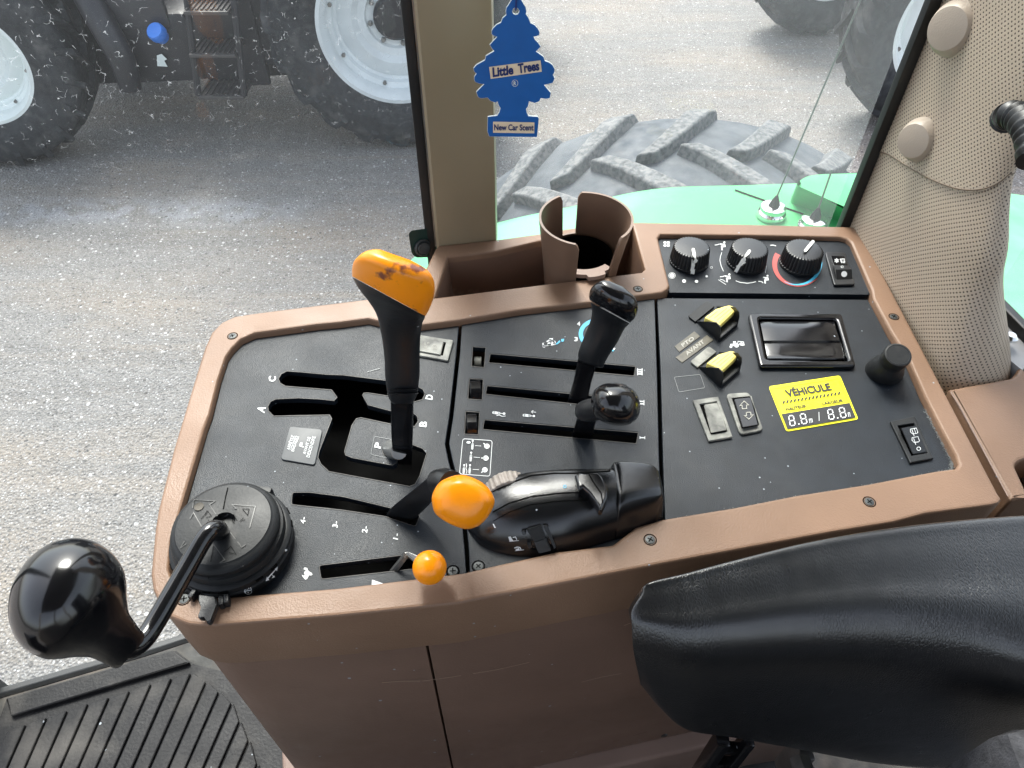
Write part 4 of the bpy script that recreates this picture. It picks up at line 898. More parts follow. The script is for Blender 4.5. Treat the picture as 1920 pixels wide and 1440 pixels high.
# door glass and its seal
def glass_mat(name, dirt, worms, tint=(.93, .97, .96)):
    m = bpy.data.materials.new(name); m.use_nodes = True; n = m.node_tree.nodes; l = m.node_tree.links; n.remove(n['Principled BSDF'])
    out = n['Material Output']; pos = n.new('ShaderNodeNewGeometry').outputs['Position']
    tr_ = n.new('ShaderNodeBsdfTransparent'); tr_.inputs[0].default_value = (*tint, 1)
    gl_ = n.new('ShaderNodeBsdfGlossy'); gl_.inputs['Roughness'].default_value = .02
    fr_ = n.new('ShaderNodeLayerWeight'); fr_.inputs[0].default_value = .5
    fp_ = n.new('ShaderNodeMath'); fp_.operation = 'POWER'; fp_.inputs[1].default_value = 5.0; l.new(fr_.outputs['Facing'], fp_.inputs[0])
    fm = n.new('ShaderNodeMath'); fm.operation = 'MULTIPLY_ADD'; fm.inputs[1].default_value = .6; fm.inputs[2].default_value = .018; l.new(fp_.outputs[0], fm.inputs[0])
    m1 = n.new('ShaderNodeMixShader'); l.new(fm.outputs[0], m1.inputs[0]); l.new(tr_.outputs[0], m1.inputs[1]); l.new(gl_.outputs[0], m1.inputs[2])
    df = n.new('ShaderNodeBsdfDiffuse'); df.inputs[0].default_value = (.8, .85, .88, 1); ts = n.new('ShaderNodeBsdfTranslucent'); ts.inputs[0].default_value = (.8, .85, .88, 1)
    dd = n.new('ShaderNodeMixShader'); dd.inputs[0].default_value = .6; l.new(df.outputs[0], dd.inputs[1]); l.new(ts.outputs[0], dd.inputs[2])
    def nz(s, d=4):
        t = n.new('ShaderNodeTexNoise'); t.inputs['Scale'].default_value = s; t.inputs['Detail'].default_value = d; l.new(pos, t.inputs['Vector']); return t
    def mr(s, a, b, c=0, d=1):
        x = n.new('ShaderNodeMapRange'); x.inputs[1].default_value = a; x.inputs[2].default_value = b; x.inputs[3].default_value = c; x.inputs[4].default_value = d; l.new(s, x.inputs[0]); return x.outputs[0]
    def mth(op, a, b):
        x = n.new('ShaderNodeMath'); x.operation = op
        for i, v in enumerate((a, b)):
            if isinstance(v, float): x.inputs[i].default_value = v
            else: l.new(v, x.inputs[i])
        return x.outputs[0]
    fac = mr(nz(5, 6).outputs[0], .3, .7, dirt*.6, dirt*1.4)
    if worms:
        va = n.new('ShaderNodeVectorMath'); va.operation = 'MULTIPLY_ADD'; l.new(nz(120, 2).outputs['Color'], va.inputs[0]); va.inputs[1].default_value = (.009,)*3; l.new(pos, va.inputs[2])
        v = n.new('ShaderNodeTexVoronoi'); v.feature = 'DISTANCE_TO_EDGE'; v.inputs['Scale'].default_value = 150; l.new(va.outputs[0], v.inputs['Vector'])
        ln = mr(v.outputs['Distance'], .022, .006); ms = mr(nz(190, 1).outputs[0], .575, .61)
        sz = n.new('ShaderNodeSeparateXYZ'); l.new(pos, sz.inputs[0]); ln = mth('MULTIPLY', ln, mr(sz.outputs[2], 2.40, 2.56))
        fac = mth('ADD', fac, mth('MULTIPLY', mth('MULTIPLY', ln, ms), worms))
        v2 = n.new('ShaderNodeTexVoronoi'); v2.inputs['Scale'].default_value = 130; l.new(pos, v2.inputs['Vector'])
        s2 = n.new('ShaderNodeSeparateColor'); l.new(v2.outputs['Color'], s2.inputs[0])
        fac = mth('ADD', fac, mth('MULTIPLY', mth('MULTIPLY', mr(v2.outputs['Distance'], .09, .06), mr(s2.outputs[0], .93, .95)), worms))
    fac = mth('MINIMUM', fac, 1.0)
    m2 = n.new('ShaderNodeMixShader'); l.new(fac, m2.inputs[0]); l.new(m1.outputs[0], m2.inputs[1]); l.new(dd.outputs[0], m2.inputs[2]); l.new(m2.outputs[0], out.inputs[0])
    return m
glassL = glass_mat('dusty_scratched_glass', .024, .30); glassR = glass_mat('hazy_glass', .075, .12)
ZT = 3.27
A, B = Vector((-.25, .486)), Vector((-.078, .585))
def pane(name, a, b, z0, z1, m):
    bm = bmesh.new(); vs = [bm.verts.new((a[0], a[1], z0)), bm.verts.new((b[0], b[1], z0)), bm.verts.new((b[0], b[1], z1)), bm.verts.new((a[0], a[1], z1))]; bm.faces.new(vs)
    return link(name, bm_mesh(bm), m, tr)
bm = bmesh.new(); rings_bm(bm, [[Vector((*p, ZF+.002)) for p in DG], [Vector((*p, ZT)) for p in DG]], False, False, False); link('door_window', bm_mesh(bm, 60), glassL, tr)
pane('side_window', (-.016, .618), (.327, .626), ZP-.1, ZT, glassR)
dA = (B-A).normalized(); nA = Vector((-dA.y, dA.x))
def strip(name, a, b, th, z0, z1, m, bev=.002):
    d = (Vector(b)-Vector(a)).normalized(); n_ = Vector((-d.y, d.x))*th/2
    return link(name, curve_mesh([[tuple(Vector(a)+n_), tuple(Vector(a)-n_), tuple(Vector(b)-n_), tuple(Vector(b)+n_)]], z0, z1, bev), m, tr)
sealp = [tuple(p+Vector((-.0015, .004))) for p in DG]+[tuple(p+Vector((-.004, .013))) for p in DG[::-1]]
link('door_bottom_seal', curve_mesh([sealp], ZF-.02, ZF+.004, .002), sealm, tr)
box('door_post', (-.683, .332, (ZF+ZT)/2), (.045, .05, ZT-ZF+.1), sealm, tr, .006)
# B pillar with seal
pil = link('cab_pillar', curve_mesh([[(-.0725,.569),(-.0700,.5675),(-.0180,.5775),(-.0155,.579),(-.0155,.64),(-.0725,.64)]], ZP-.03, ZT, .001), pillm, tr); pil['label'] = 'beige square window pillar with slightly uneven tone'  # paint tone varies at random in soft darker patches
box('pillar_seal', (-.0790, .588, (ZP+ZT)/2-.2), (.0085, .030, ZT-ZP+.4), sealm, tr, .002)
box('pillar_seal', (-.0738, .577, (ZP+ZT)/2), (.0016, .006, ZT-ZP), steelm, tr)
box('rear_seal', (.3320, .608, (ZP+ZT)/2), (.0100, .010, ZT-ZP+.05), sealm, tr, .002)
# door hinge plate with its bolt on the glass
dp = lambda u, v, off=0: (lambda r: CAM+r*(((A.to_3d()-nA.to_3d()*off)-CAM).dot(nA.to_3d())/r.dot(nA.to_3d())))(ray(u, v))
hp = rnd([(766,438),(772,432),(806,428),(810,482),(780,483),(772,476)], 5)
bm = bmesh.new(); hexa_bm(bm, [dp(u, v, .001) for u, v in hp], [dp(u, v, .009) for u, v in hp]); hg = link('hinge_plate', bm_mesh(bm, 30), mat('dark_green_plate', (.010, .035, .030), .35), tr)
lathe('hinge_bolt', [(.0085, 0), (.0085, .003), (.0070, .0042), (.0062, .0035), (.0055, .0065), (.0001, .0065)], dp(791, 463, .009), screwm, hg, ax=(nA.x*-1, -nA.y, .25), seg=28)
# perforated fabric trim
def perf_mat():
    m = bpy.data.materials.new('perforated_vinyl'); m.use_nodes = True; n = m.node_tree.nodes; l = m.node_tree.links; b = n['Principled BSDF']
    b.inputs['Roughness'].default_value = .42
    uv = n.new('ShaderNodeUVMap').outputs[0]
    def grid(off):
        a = n.new('ShaderNodeVectorMath'); a.operation = 'ADD'; a.inputs[1].default_value = off; l.new(uv, a.inputs[0])
        f_ = n.new('ShaderNodeVectorMath'); f_.operation = 'FRACTION'; l.new(a.outputs[0], f_.inputs[0])
        s = n.new('ShaderNodeVectorMath'); s.operation = 'SUBTRACT'; s.inputs[1].default_value = (.5, .5, 0); l.new(f_.outputs[0], s.inputs[0])
        le = n.new('ShaderNodeVectorMath'); le.operation = 'LENGTH'; l.new(s.outputs[0], le.inputs[0]); return le.outputs['Value']
    mn = n.new('ShaderNodeMath'); mn.operation = 'MINIMUM'; l.new(grid((0, 0, 0)), mn.inputs[0]); l.new(grid((.5, .5, 0)), mn.inputs[1])
    mr = n.new('ShaderNodeMapRange'); mr.inputs[1].default_value = .12; mr.inputs[2].default_value = .19; l.new(mn.outputs[0], mr.inputs[0])
    mx = n.new('ShaderNodeMix'); mx.data_type = 'RGBA'; mx.inputs[6].default_value = (.05, .035, .025, 1); mx.inputs[7].default_value = (.42, .345, .265, 1); l.new(mr.outputs[0], mx.inputs[0]); l.new(mx.outputs[2], b.inputs['Base Color'])
    bp = n.new('ShaderNodeBump'); bp.inputs['Strength'].default_value = .6; bp.inputs['Distance'].default_value = .0006; l.new(mr.outputs[0], bp.inputs['Height']); l.new(bp.outputs[0], b.inputs['Normal'])
    return m
perf = perf_mat(); vinyl = mat('beige_vinyl', (.40, .335, .27), .35, bump=.2, bscale=900)
LV = {-.02: [(.336,.612),(.340,.52),(.345,.44),(.352,.399),(.374,.387),(.405,.397),(.420,.43),(.435,.54)],
      .08: [(.337,.612),(.340,.53),(.344,.470),(.351,.440),(.361,.431),(.373,.437),(.388,.470),(.40,.56)],
      .147: [(.338,.612),(.341,.55),(.344,.500),(.349,.471),(.356,.462),(.364,.470),(.372,.51),(.385,.58)],
      .25: [(.338,.612),(.341,.545),(.3435,.495),(.3475,.468),(.356,.464),(.368,.472),(.385,.50),(.40,.58)],
      .55: [(.338,.612),(.341,.545),(.3435,.490),(.3475,.465),(.356,.458),(.37,.465),(.39,.50),(.42,.58)],
      .94: [(.338,.612),(.341,.545),(.3435,.490),(.3475,.465),(.356,.458),(.37,.465),(.39,.50),(.42,.58)]}
def trim_pt(j, z):
    ks = sorted(LV); i = max(0, min(len(ks)-2, sum(1 for k in ks if k <= z)-1)); t = (z-ks[i])/(ks[i+1]-ks[i]); t = max(0, min(1, t)); t = t*t*(3-2*t)*.5+t*.5
    a = cr([Vector((*p, 0)) for p in LV[ks[i]]], 6)[j]; b = cr([Vector((*p, 0)) for p in LV[ks[i+1]]], 6)[j]; q = a.lerp(b, t); return Vector((q.x, q.y, ZP+z))
NJ = 43
def seamz(j): return .080+.066*min(1, j/24)**.8
def trim(name, fz0, fz1, off, parent, rows=26):
    me = bpy.data.meshes.new(name); V = []; UVs = []; ar = [0]
    base = [trim_pt(j, .1) for j in range(NJ)]
    for j in range(1, NJ): ar.append(ar[-1]+(base[j]-base[j-1]).length)
    for i in range(rows+1):
        for j in range(NJ):
            z = fz0(j)+(fz1(j)-fz0(j))*(i/rows); p = trim_pt(j, z); a = trim_pt(max(j-1, 0), z); b = trim_pt(min(j+1, NJ-1), z); t = (b-a).normalized(); nn = Vector((t.y, -t.x, 0)) if False else Vector((-t.y, t.x, 0))
            nn = nn if nn.dot(Vector((-.6, -.8, 0))) > 0 or j > 24 else -nn
            V.append(p+Vector((-off, -off, 0))*.7)
    K = .0046
    for i in range(rows+1):
        u = 0
        for j in range(NJ):
            if j: u += (V[i*NJ+j]-V[i*NJ+j-1]).length
            vv = UVs[(i-1)*NJ+j][1]*K+(V[i*NJ+j]-V[(i-1)*NJ+j]).length if i else fz0(j)
            UVs.append((u/K, vv/K))
    Fs = [(i*NJ+j, i*NJ+j+1, (i+1)*NJ+j+1, (i+1)*NJ+j) for i in range(rows) for j in range(NJ-1)]
    me.from_pydata([tuple(v) for v in V], [], Fs); ul = me.uv_layers.new(name='UVMap')
    for lp_ in me.loops: ul.data[lp_.index].uv = UVs[lp_.vertex_index]
    me.update(); smooth(me, 80); o = link(name, me, perf, parent)
    return o
pt = empty('pillar_trim', (.36, .5, ZP-.02), None, None, None, tr)
lo_t = trim('lower_cover', lambda j: -.02, seamz, 0, pt); up_t = trim('upper_cover', lambda j: seamz(j)-.001, lambda j: .93, .0018, pt, 40)
bm = bmesh.new(); tube_bm(bm, [trim_pt(j, seamz(j))+Vector((-.0010, -.0010, 0)) for j in range(0, NJ-6, 2)], .0008, 8, 2); link('seam', bm_mesh(bm, 60), mat('seam_thread', (.16, .12, .085), .6), pt)
ft = on(up_t, lo_t, eps=0)
for (u, v, r) in ((1792, 53, .0205), (1727, 262, .0180)):
    c = ft(u, v); lathe('trim_button', [(r, -.004), (r, .0012), (r*.97, .0030), (r*.80, .0095), (r*.74, .0112), (r*.5, .0120), (.0001, .0123)], c, vinyl, pt, ax=(-.86, -.48, .16), seg=48)
# ribbed black grab boot at the right
gp = [PD(1884,224,.478), PD(1895,216,.470), PD(1912,222,.462), PD(1926,240,.452), PD(1934,265,.446), PD(1938,300,.44)]
P = cr(gp, 8); bm = bmesh.new(); rr = []
for i, p in enumerate(P):
    t = (P[min(i+1, len(P)-1)]-P[max(i-1, 0)]).normalized(); a = t.orthogonal().normalized(); b = t.cross(a); r = .0085*(1+.10*(1 if i % 4 < 2 else -1))
    rr.append([p+(a*math.cos(k*math.pi/10)+b*math.sin(k*math.pi/10))*r for k in range(20)])
rings_bm(bm, rr); gb = link('ribbed_cable_boot', bm_mesh(bm, 60), sealm); tagobj(gb, 'ribbed black cable boot coming out of the perforated trim', 'cable boot')
# side trim cover behind the console
sc_e = empty('side_cover', PZ(1850, 800), 'light brown plastic side cover beside the console with a moulded recess', 'cover')
oc = rnd([(1780,729),(1896,708),(1905,700),(1930,655),(2200,720),(2300,880),(1896,938)], [3,6,8,3,3,3,6])
rc = rnd([(1904,873),(1912,864),(1960,850),(2040,870),(2060,930),(1930,930)], 8)
link('cover_top', curve_mesh([w2(oc, ZP+.004), w2(rc, ZP+.004)], ZP-.13, ZP+.004, .003), brown, sc_e)
solid('recess_floor', [rc], ZP-.03, ZP-.025, brownlo, sc_e)
mkc = Marks(z=ZP+.0046); mkc.line([(1783,735),(1800,762),(1850,855),(1890,930)], 2.2); mkc.build('moulded_edge', plinthm, sc_e)
solid('sill_plate', [[(1850,545),(2010,700),(2010,770),(1885,668),(1850,640)]], ZP-.09, ZP+.004, mat('grey_sill', (.30, .31, .32), .45), tr)
a, b = PZ(1862, 552, ZP+.012), PZ(1985, 676, ZP+.012); dd = (b-a).normalized()
strip('rear_window_seal', a.xy, (a+dd*.6).xy, .009, ZP-.02, ZP+.014, sealm)
lathe('sill_bolt', [(.006, 0), (.006, .002), (.0035, .004), (.0001, .004)], PZ(1893, 634, ZP+.012), chromem, tr, seg=20)
pane('rear_window', (a+Vector((.006,.006,0))).xy, (a+dd*.7+Vector((.006,.006,0))).xy, ZP, ZT, glassR)
# roof, and unseen far half of the cab added to dim the console sides
box('roof', (.08, -.27, ZT+.05), (1.40, 1.80, .08), roofm, tr, .02)
box('unseen_door_panel', (.10, -1.17, 2.08), (1.60, .05, .72), roofm, tr, .02)
box('unseen_bulkhead', (.93, -.62, 2.06), (.05, 1.1, .68), roofm, tr, .02)
for x_ in (-.68, .20, .90): box('cab_pillar', (x_, -1.17, (ZF+ZT)/2), (.06, .05, ZT-ZF), pillm, tr, .006)
box('unseen_dashboard', (-.72, -.45, 2.02), (.22, .42, .50), blackm, tr, .04)
# fender
rings = []
for u, r0, dz, yi in ((-.32,-.42,-.40,.66),(-.26,-.12,-.18,.66),(-.14,0,-.085,.655),(.0,0,-.035,.65),(.14,0,0,.65),(.3,0,.04,.65),(.5,0,.05,.65),(.75,0,.056,.65),(1.0,0,.04,.60),(1.3,0,-.03,.5),(1.6,0,-.2,.4),(1.75,0,-.5,.4)):
    zo = 1.875+dz
    rings.append([Vector((u, y, z)) for y, z in ((1.33, zo-.06), (1.355, zo-.03), (1.35, zo-.004), (1.30, zo+.004), (1.1, zo+.012), (.9, zo+.018), (.70, zo+.02), (yi, zo+.015), (yi-.005, zo-.3))])
rr = [cr(r, 4) for r in rings]; cols_ = [cr([r[j] for r in rr], 6) for j in range(len(rr[0]))]
bm = bmesh.new(); rings_bm(bm, [[c[i] for c in cols_] for i in range(len(cols_[0]))], False, False, False)
fe = link('fender', bm_mesh(bm, 50), greenm, tr)
sm = fe.modifiers.new('thickness', 'SOLIDIFY'); sm.thickness = .006
ff = on(fe, eps=.001)
zfe = ff(1540, 400).z
lh = [PZ(u, v, zfe+.05)[:2] for u, v in rnd([(1489,346),(1510,331),(1535,327),(1720,318),(1720,440),(1600,395)], 20)]
lh2 = [PZ(u, v, zfe)[:2] for u, v in rnd([(1480,376),(1500,345),(1530,335),(1725,322),(1725,470),(1597,424)], 10)]
bm = bmesh.new(); rings_bm(bm, [[Vector((*p, zfe-.02)) for p in lh2], [Vector((*p, zfe+.006)) for p in lh2], [Vector((*(Vector(p).lerp(Vector(q_), .9)), zfe+.044)) for p, q_ in zip(lh2, lh)], [Vector((*p, zfe+.05)) for p in lh]], False, True)
bmesh.ops.bevel(bm, geom=[e for e in bm.edges if abs(e.verts[0].co.z-e.verts[1].co.z) < .001 and e.verts[0].co.z > zfe+.04], offset=.007, segments=3, affect='EDGES')
link('lamp_housing', bm_mesh(bm, 35), greenm, tr)
mk = Marks(ff); mk.line(dense([(1378,357),(1440,379),(1500,400),(1549,422)], 6), 3); mk.build('panel_gap', darkm, fe)
def antenna(u, v, tip, r, lab, rb):
    c = ff(u, v); e = empty('antenna', c, lab, 'antenna', 'whip antennas on the green fender')
    lathe('base', [(rb, 0), (rb, rb*.30), (rb*.93, rb*.42), (rb*.86, rb*.50), (rb*.84, rb*.78), (rb*.6, rb*.85), (.0001, rb*.85)], c, chromem, e, seg=40)
    lathe('cone', [(rb*.44, rb*.8), (rb*.34, rb*1.1), (rb*.16, rb*1.5), (rb*.10, rb*1.65), (.0001, rb*1.65)], c, sealm, e, seg=6)
    tube('whip', [c+Vector((0, 0, rb*1.5)), tip(c)], r, whipm, e, seg=8, n=1)
whipm = mat('whip_grey', (.12, .12, .12), .5)
antenna(1445, 406, lambda c: PY(1639, -60, c.y-.02), .0016, 'long thin whip antenna on a chrome base standing on the green fender', .028)
antenna(1521, 429, lambda c: PY(1560, 318, c.y), .0018, 'short stub antenna behind the console, to the right of the long whip', .028)
# ================================================================== WHEELS AND OTHER TRACTORS
def wheel(c, Rr, wd, rimR, yaw, parent, rmat=rimm, tmat=tirem, nl=22, lug=.045, dish=.10, holes=8, sides=(1, -1), spin=0, name='wheel', lw=1.0, far_side=False, swp=.30):
    """c: centre, yaw: heading of the outer face (0 = towards the camera, -Y)"""
    c = Vector(c); M = Matrix.Rotation(yaw, 3, 'Z'); ax = M @ Vector((0, -1, 0)); tx = M @ Vector((1, 0, 0)); up = Vector((0, 0, 1))
    e = empty(name, c-Vector((0, 0, Rr)), None, None, None, parent)
    hw = wd/2; Rc = Rr-lug
    prof = [(rimR*.97, -hw*.70), (rimR*1.03, -hw*.82), (rimR+(Rc-rimR)*.35, -hw*.99), (rimR+(Rc-rimR)*.65, -hw*1.0), (Rc*.965, -hw*.92), (Rc, -hw*.70), (Rc*1.005, 0), (Rc, hw*.70), (Rc*.965, hw*.92), (rimR+(Rc-rimR)*.65, hw*1.0), (rimR+(Rc-rimR)*.35, hw*.99), (rimR*1.03, hw*.82), (rimR*.97, hw*.70)]
    nf = 0
    def pt(r, y, a): return c+ax*y+(tx*math.cos(a)+up*math.sin(a))*r
    bm = bmesh.new(); seg = 72
    PP = cr([Vector((r, y, 0)) for r, y in prof], 3)
    rings_bm(bm, [[pt(p.x, p.y, 2*math.pi*i/seg) for i in range(seg)] for p in PP], False, False)
    nf = len(bm.faces)
    def carc(y):
        t = abs(y)/hw
        return Rc if t < .7 else Rc-(Rc*.035)*((t-.7)/.22)**1.5 if t < .92 else Rc*.965-(t-.92)*Rc*1.2
    for s in (1, -1):
        for k in range(nl):
            a0 = spin+2*math.pi*(k+(.5 if s < 0 else 0))/nl; secs = []
            for i in range(8):
                t = i/7; y = s*hw*(-.06+1.05*t); a = a0+swp*(t**.85)*1.05; r0 = carc(y); w_ = (.028+.014*t)*Rr/.87*lw; h = lug*(1 if t < .9 else .8)
                da = w_/Rr; tp = .62
                secs.append([pt(r0-.015, y, a-da), pt(r0+h, y, a-da*tp), pt(r0+h, y, a+da*tp), pt(r0-.015, y, a+da)])
            y = s*hw*1.02; a = a0+swp*1.1; da = .030; r0 = Rc*.90; secs.append([pt(r0-.01, y*.97, a-da), pt(r0+.012, y*1.01, a-da*.6), pt(r0+.012, y*1.01, a+da*.6), pt(r0-.01, y*.97, a+da)])
            rings_bm(bm, secs)
    if isinstance(tmat, list):
        for i_, f_ in enumerate(bm.faces): f_.material_index = 1 if i_ >= nf else 0
    ty = link('tyre', bm_mesh(bm, 40), tmat, e)
    if lw > 1: bv = ty.modifiers.new('worn_edges', 'BEVEL'); bv.width = .014; bv.segments = 3; bv.limit_method = 'ANGLE'; bv.angle_limit = R(35)
    # rim: flanges, well, dished disc
    bm = bmesh.new(); rp_ = [(rimR*1.02, -hw*.80), (rimR*1.05, -hw*.84), (rimR*1.06, -hw*.78), (rimR*.96, -hw*.62), (rimR*.93, 0), (rimR*.96, hw*.62), (rimR*1.06, hw*.78), (rimR*1.06, hw*.84), (rimR*1.0, hw*.85), (rimR*.965, hw*.74), (rimR*.93, hw*.62), (rimR*.925, hw*.40), (rimR*.86, hw*.34), (rimR*.84, hw*.20), (rimR*.80, hw*.16-dish*.0), (rimR*.74, hw*.22), (rimR*.60, hw*.26), (rimR*.52, hw*.12), (rimR*.42, hw*.10), (rimR*.40, hw*.02), (rimR*.30, hw*.02)]
    rings_bm(bm, [[pt(r, y, 2*math.pi*i/64) for i in range(64)] for r, y in rp_], False, False)
    ri = link('rim', bm_mesh(bm, 35), rmat, e)
    bm = bmesh.new(); rings_bm(bm, [[pt(r, y, 2*math.pi*i/32) for i in range(32)] for r, y in ((rimR*.30, -hw*.2), (rimR*.30, hw*.15), (rimR*.26, hw*.22), (rimR*.05, hw*.23))], False, True)
    link('hub', bm_mesh(bm, 35), bodym, e)
    for k in range(holes if far_side is False else 0):
        a = 2*math.pi*k/holes+.2
        for cc, pr, sg in ((pt(rimR*.36, hw*.03, a), [(rimR*.035, -.01), (rimR*.035, .018), (rimR*.02, .026), (.0001, .026)], 8), (pt(rimR*.88, hw*.36, a+.3), [(rimR*.03, -.01), (rimR*.03, .012), (.0001, .012)], 6)):
            bm = bmesh.new(); lathe_bm(bm, pr, cc, ax, sg); link('wheel_bolt', bm_mesh(bm, 35), steelm, e)
    return e
# our own rear wheel
wheel((.50, 1.72, .905), .905, .56, .48, math.pi, tr, tmat=[ntirem, lugm], nl=24, lug=.036, lw=1.4, swp=.24, far_side=True, name='rear_wheel', spin=.09)

# dark tractor parked to the left
dt = empty('dark_tractor', (-2.2, 5.4, 0), 'dark tractor with silver rims, black steps and a blue filler cap behind the scratched window', 'tractor')
TY = R(-5.5)
def online(x): return 4.93+(x+.83)*math.tan(R(5.8))       # outer tyre face line
wheel((-.80, 5.20, .865), .865, .52, .49, R(6), dt, nl=20, name='rear_wheel')
wheel((-3.62, 4.90, .73), .73, .46, .385, R(10), dt, nl=20, rmat=rimw, name='front_wheel', spin=.1)
wheel((-.66, 7.0, .865), .865, .52, .49, R(186), dt, nl=20, name='rear_wheel', far_side=True)
wheel((-3.45, 6.7, .73), .73, .46, .385, R(186), dt, nl=20, rmat=rimw, name='front_wheel', far_side=True)
Md = Matrix.Rotation(R(6), 3, 'Z')
def dbox(name, x, y, z, s, m, bev=.03, parent=dt): return box(name, (x, y, z), s, m, parent, bev, Md)
dbox('chassis', -2.1, 5.95, .85, (3.6, .55, .45), bodym)
dbox('belly_light_block', -2.1, 5.95, .62, (2.5, 1.25, .50), bodym, .05)  # added belly box, keeps light from passing beneath the tractor
dbox('rear_axle', -.73, 6.1, .86, (.3, 1.6, .3), bodym)
dbox('front_axle', -3.5, 5.8, .73, (.22, 1.6, .2), bodym)
dbox('bonnet', -3.35, 5.85, 1.55, (1.9, .85, .95), bodyg, .08)
dbox('cab', -1.25, 6.0, 2.1, (1.5, 1.5, 1.6), bodym, .08)
dbox('fuel_tank', -2.45, 5.18, .73, (.56, .42, .46), bodym, .05)
dbox('tank_recess', -2.47, 4.985, 1.02, (.42, .06, .30), mat('tank_panel', (.035, .035, .04), .4), .02)
dbox('side_body', -1.55, 5.30, .95, (.9, .42, .75), bodym, .05)
dbox('front_fender', -2.95, 5.25, 1.25, (.9, .40, .16), bodyg, .05)
bm = bmesh.new(); tube_bm(bm, [PY(150,-40,5.0), PY(190,40,4.9), PY(228,110,4.85), PY(245,165,4.85)], [.10,.09,.085,.07], 14, 6); link('hydraulic_arm', bm_mesh(bm, 60), bodym, dt)
lathe('filler_cap', [(.045, -.03), (.047, 0), (.052, .01), (.060, .012), (.060, .05), (.052, .062), (.0001, .064)], PY(300, 66, 4.93), capm, dt, ax=(-.15, -.62, .75), seg=18)
o = solid('tank_sticker', [[(0,0),(1,0),(1,1),(0,1)]], 0, 1, whitem, dt, px=False) if False else None
bm = bmesh.new(); Q = [(294,104),(303,101),(313,111),(308,114),(314,125),(295,124)]; hexa_bm(bm, [PY(u, v, 4.955) for u, v in Q], [PY(u, v, 4.95) for u, v in Q]); link('torn_sticker', bm_mesh(bm), cardm, dt)
bm = bmesh.new()
for (u0, v0, u1, v1) in ((343,-60,372,178),(432,-60,458,178)):
    tube_bm(bm, [PY(u0, v0, 4.86), PY(u1, v1, 4.80)], .022, 8, 1)
link('step_frame', bm_mesh(bm, 40), bodym, dt)
for (u0, u1, v) in ((347,430,22),(357,444,102),(373,459,180)):
    a, b = PY(u0, v, 4.80), PY(u1, v, 4.80); bm = bmesh.new(); c = (a+b)/2; L = (b-a).length
    box_bm(bm, c+Vector((0, .10, .0)), (L, .24, .02)); box_bm(bm, c+Vector((0, -.02, .0)), (L, .02, .022), bev=.005)
    for k in range(9): box_bm(bm, c+Vector(((k-4)*L/9, .1, .014)), (.012, .22, .012))
    link('step', bm_mesh(bm), mat('step_metal', (.05, .046, .045), .5) if 'step_metal' not in MATS else MATS['step_metal'], dt)
dbox('step_backing', -1.93, 5.06, .85, (.42, .05, .80), bodym, .01)

# tractor at the top right
rt = empty('parked_tractor', (3.2, 6.6, 0), 'parked tractor at the top right, only its dusty wheels in view', 'tractor')
wheel((2.85, 7.25, .72), .72, .46, .38, R(8), rt, nl=18, rmat=rimm, name='front_wheel')
wheel((3.18, 5.45, .80), .80, .48, .50, R(4), rt, nl=20, rmat=rimw, name='rear_wheel', spin=.12)
box('chassis', (4.1, 7.5, .95), (2.6, .5, .4), bodym, rt, .03, Matrix.Rotation(R(-35), 3, 'Z'))
box('axle', (3.3, 7.9, .75), (.25, 1.5, .22), bodym, rt, .03, Matrix.Rotation(R(8), 3, 'Z'))
box('bonnet', (3.4, 8.3, 1.6), (1.6, .8, .9), bodyg, rt, .08, Matrix.Rotation(R(-35), 3, 'Z'))

# ================================================================== AIR FRESHENER
fy = .50
TL = [(961,-4),(968,-14),(975,-4),(979,2),(985.6,13),(987.5,21),(986,26),(991,33),(995,43),(1003,47),(1008,52.5),(1012,60),(1011,66),(1006,68),(1000.6,68.5),(1003,74),(1009,80),(1014,87),(1011,91),(1005,96.5),(1012,101),(1019,106),(1022,114),(1030,117),(1036,121.5),(1040,129),(1040,135),(1037,140),(1040,147),(1036.5,155.5),(1028,158),(1020,159),(1026,166),(1033,174),(1031,184),(1024,185.5),(1014,184),(1012,189),(1008,191.5),(1003,193),(998.7,192),(992,190),(991,196),(990,200),(986.6,204),(988,211),(991,217.5),(1000,218.2),(1008,218.4),(1010.6,222),(1009,240),(1007,257),(917,256),(913.4,246),(913.6,230),(914.4,219),(923,217.8),(932,216.6),(936,210),(938,202.5),(934.5,197),(933,190),(929,192.5),(925.6,191.5),(919,189),(914,183),(905,184.5),(899,184),(895,180),(893,172.5),(900,165),(908,157.5),(899,157),(891,154),(888.5,149),(889,144),(893,138),(888.5,134),(887.5,128),(893,121.5),(901,117),(909,112.5),(910.6,105),(918,100.5),(926.6,95.6),(922,91),(918,84),(925,76),(932,69),(926,67.5),(921.5,64),(921.5,58),(924,53),(931,46),(939,42),(942,34),(949,28),(948,22),(949,15),(955,6)]
fn = lambda y: (lambda u, v: PY(u, v, y))
af = empty('air_freshener', PY(962, 257, fy), 'blue cardboard tree-shaped air freshener hanging on a string before the beige pillar', 'air freshener')
cx2, cy2 = 964, 130
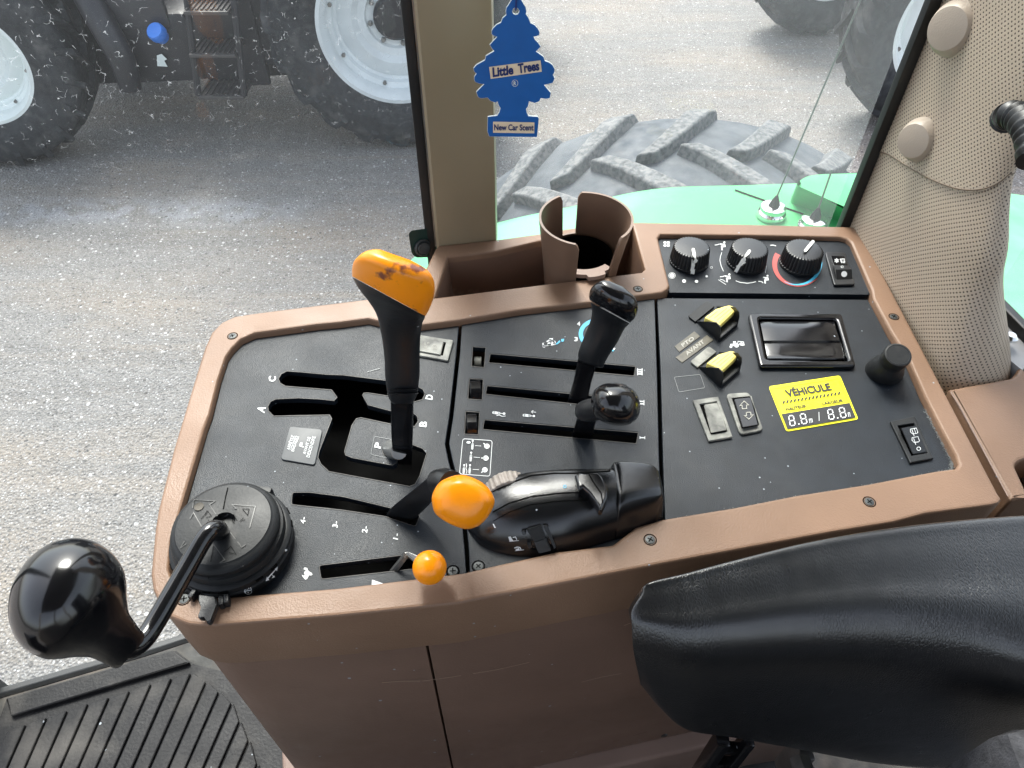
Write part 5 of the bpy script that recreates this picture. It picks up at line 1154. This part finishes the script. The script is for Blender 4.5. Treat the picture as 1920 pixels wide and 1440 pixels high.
def card(L, y0, y1, nm, m, k=1.0, hole=True):
    c = PY(cx2, cy2, fy)
    P = [PY(cx2+(u-cx2)*k, cy2+(v-cy2)*k, fy) for u, v in L]
    L2 = [(p.x, p.z) for p in P]; lp_ = [L2]
    if hole: h = PY(967, 21, fy); lp_.append([(h.x+.0021*math.cos(t*math.pi/8), h.z+.0021*math.sin(t*math.pi/8)) for t in range(16)])
    me = curve_mesh(lp_, 0, y1-y0, .0001); me.transform(Matrix.Rotation(R(90), 4, 'X')); me.transform(Matrix.Translation((0, y1, 0))); return link(nm, me, m, af)
card(TL, fy, fy+.0014, 'card', cardm)
TB = [tuple(p) for p in TL]
pb = [PY(u, v, fy) for u, v in TL]; sb = shrink([(p.x, p.z) for p in pb], .0003)
me = curve_mesh([sb, [((PY(967,21,fy)).x+.0024*math.cos(t*math.pi/8), (PY(967,21,fy)).z+.0024*math.sin(t*math.pi/8)) for t in range(16)]], 0, .0003, 0); me.transform(Matrix.Rotation(R(90), 4, 'X')); me.transform(Matrix.Translation((0, fy, 0))); link('printed_face', me, bluem, af)
mk = Marks(fn(fy-.0006)); mk.poly([(917,125.5),(1013.5,113),(1016,134.5),(920,148)]); mk.build('name_panel', cream, af)
mk = Marks(fn(fy-.0006)); mk.poly([(924.5,228),(1002,229.5),(1001.8,250),(924.5,249)]); mk.build('scent_panel', cream, af)
mk = Marks(fn(fy-.0010)); mk.text('Little', (924,144), (963,138.5), (923,127), .04); mk.text('Trees', (972,137), (1011.5,131), (970.5,120), .04); navy = mat('navy_print', (.01, .03, .14), .5); mk.build('name_lettering', navy, af)
mk = Marks(fn(fy-.0010)); mk.text('New Car Scent', (926.5,244), (1000.5,244.5), (926.5,233)); mk.build('scent_lettering', navy, af)
mk = Marks(fn(fy-.0009)); mk.arc((965.5,156), 5.6, 6.2, 0, 360, .8); mk.text('R', (963,159.5), (968,159.5), (963,152.5)); mk.build('trademark', cardm, af)
bm = bmesh.new(); h = PY(967, 18, fy); top = Vector((h.x, fy+.02, ZT)); tube_bm(bm, [h+Vector((0, .001, 0)), h+Vector((-.002, -.001, .02)), top], .0006, 6, 1); tube_bm(bm, [h+Vector((0, -.001, 0)), h+Vector((.001, -.001, .02)), top], .0006, 6, 1)
link('string', bm_mesh(bm), mat('navy_string', (.01, .03, .16), .8), af)
for o in bpy.data.objects:
    if '_w' in o: del o['_w']
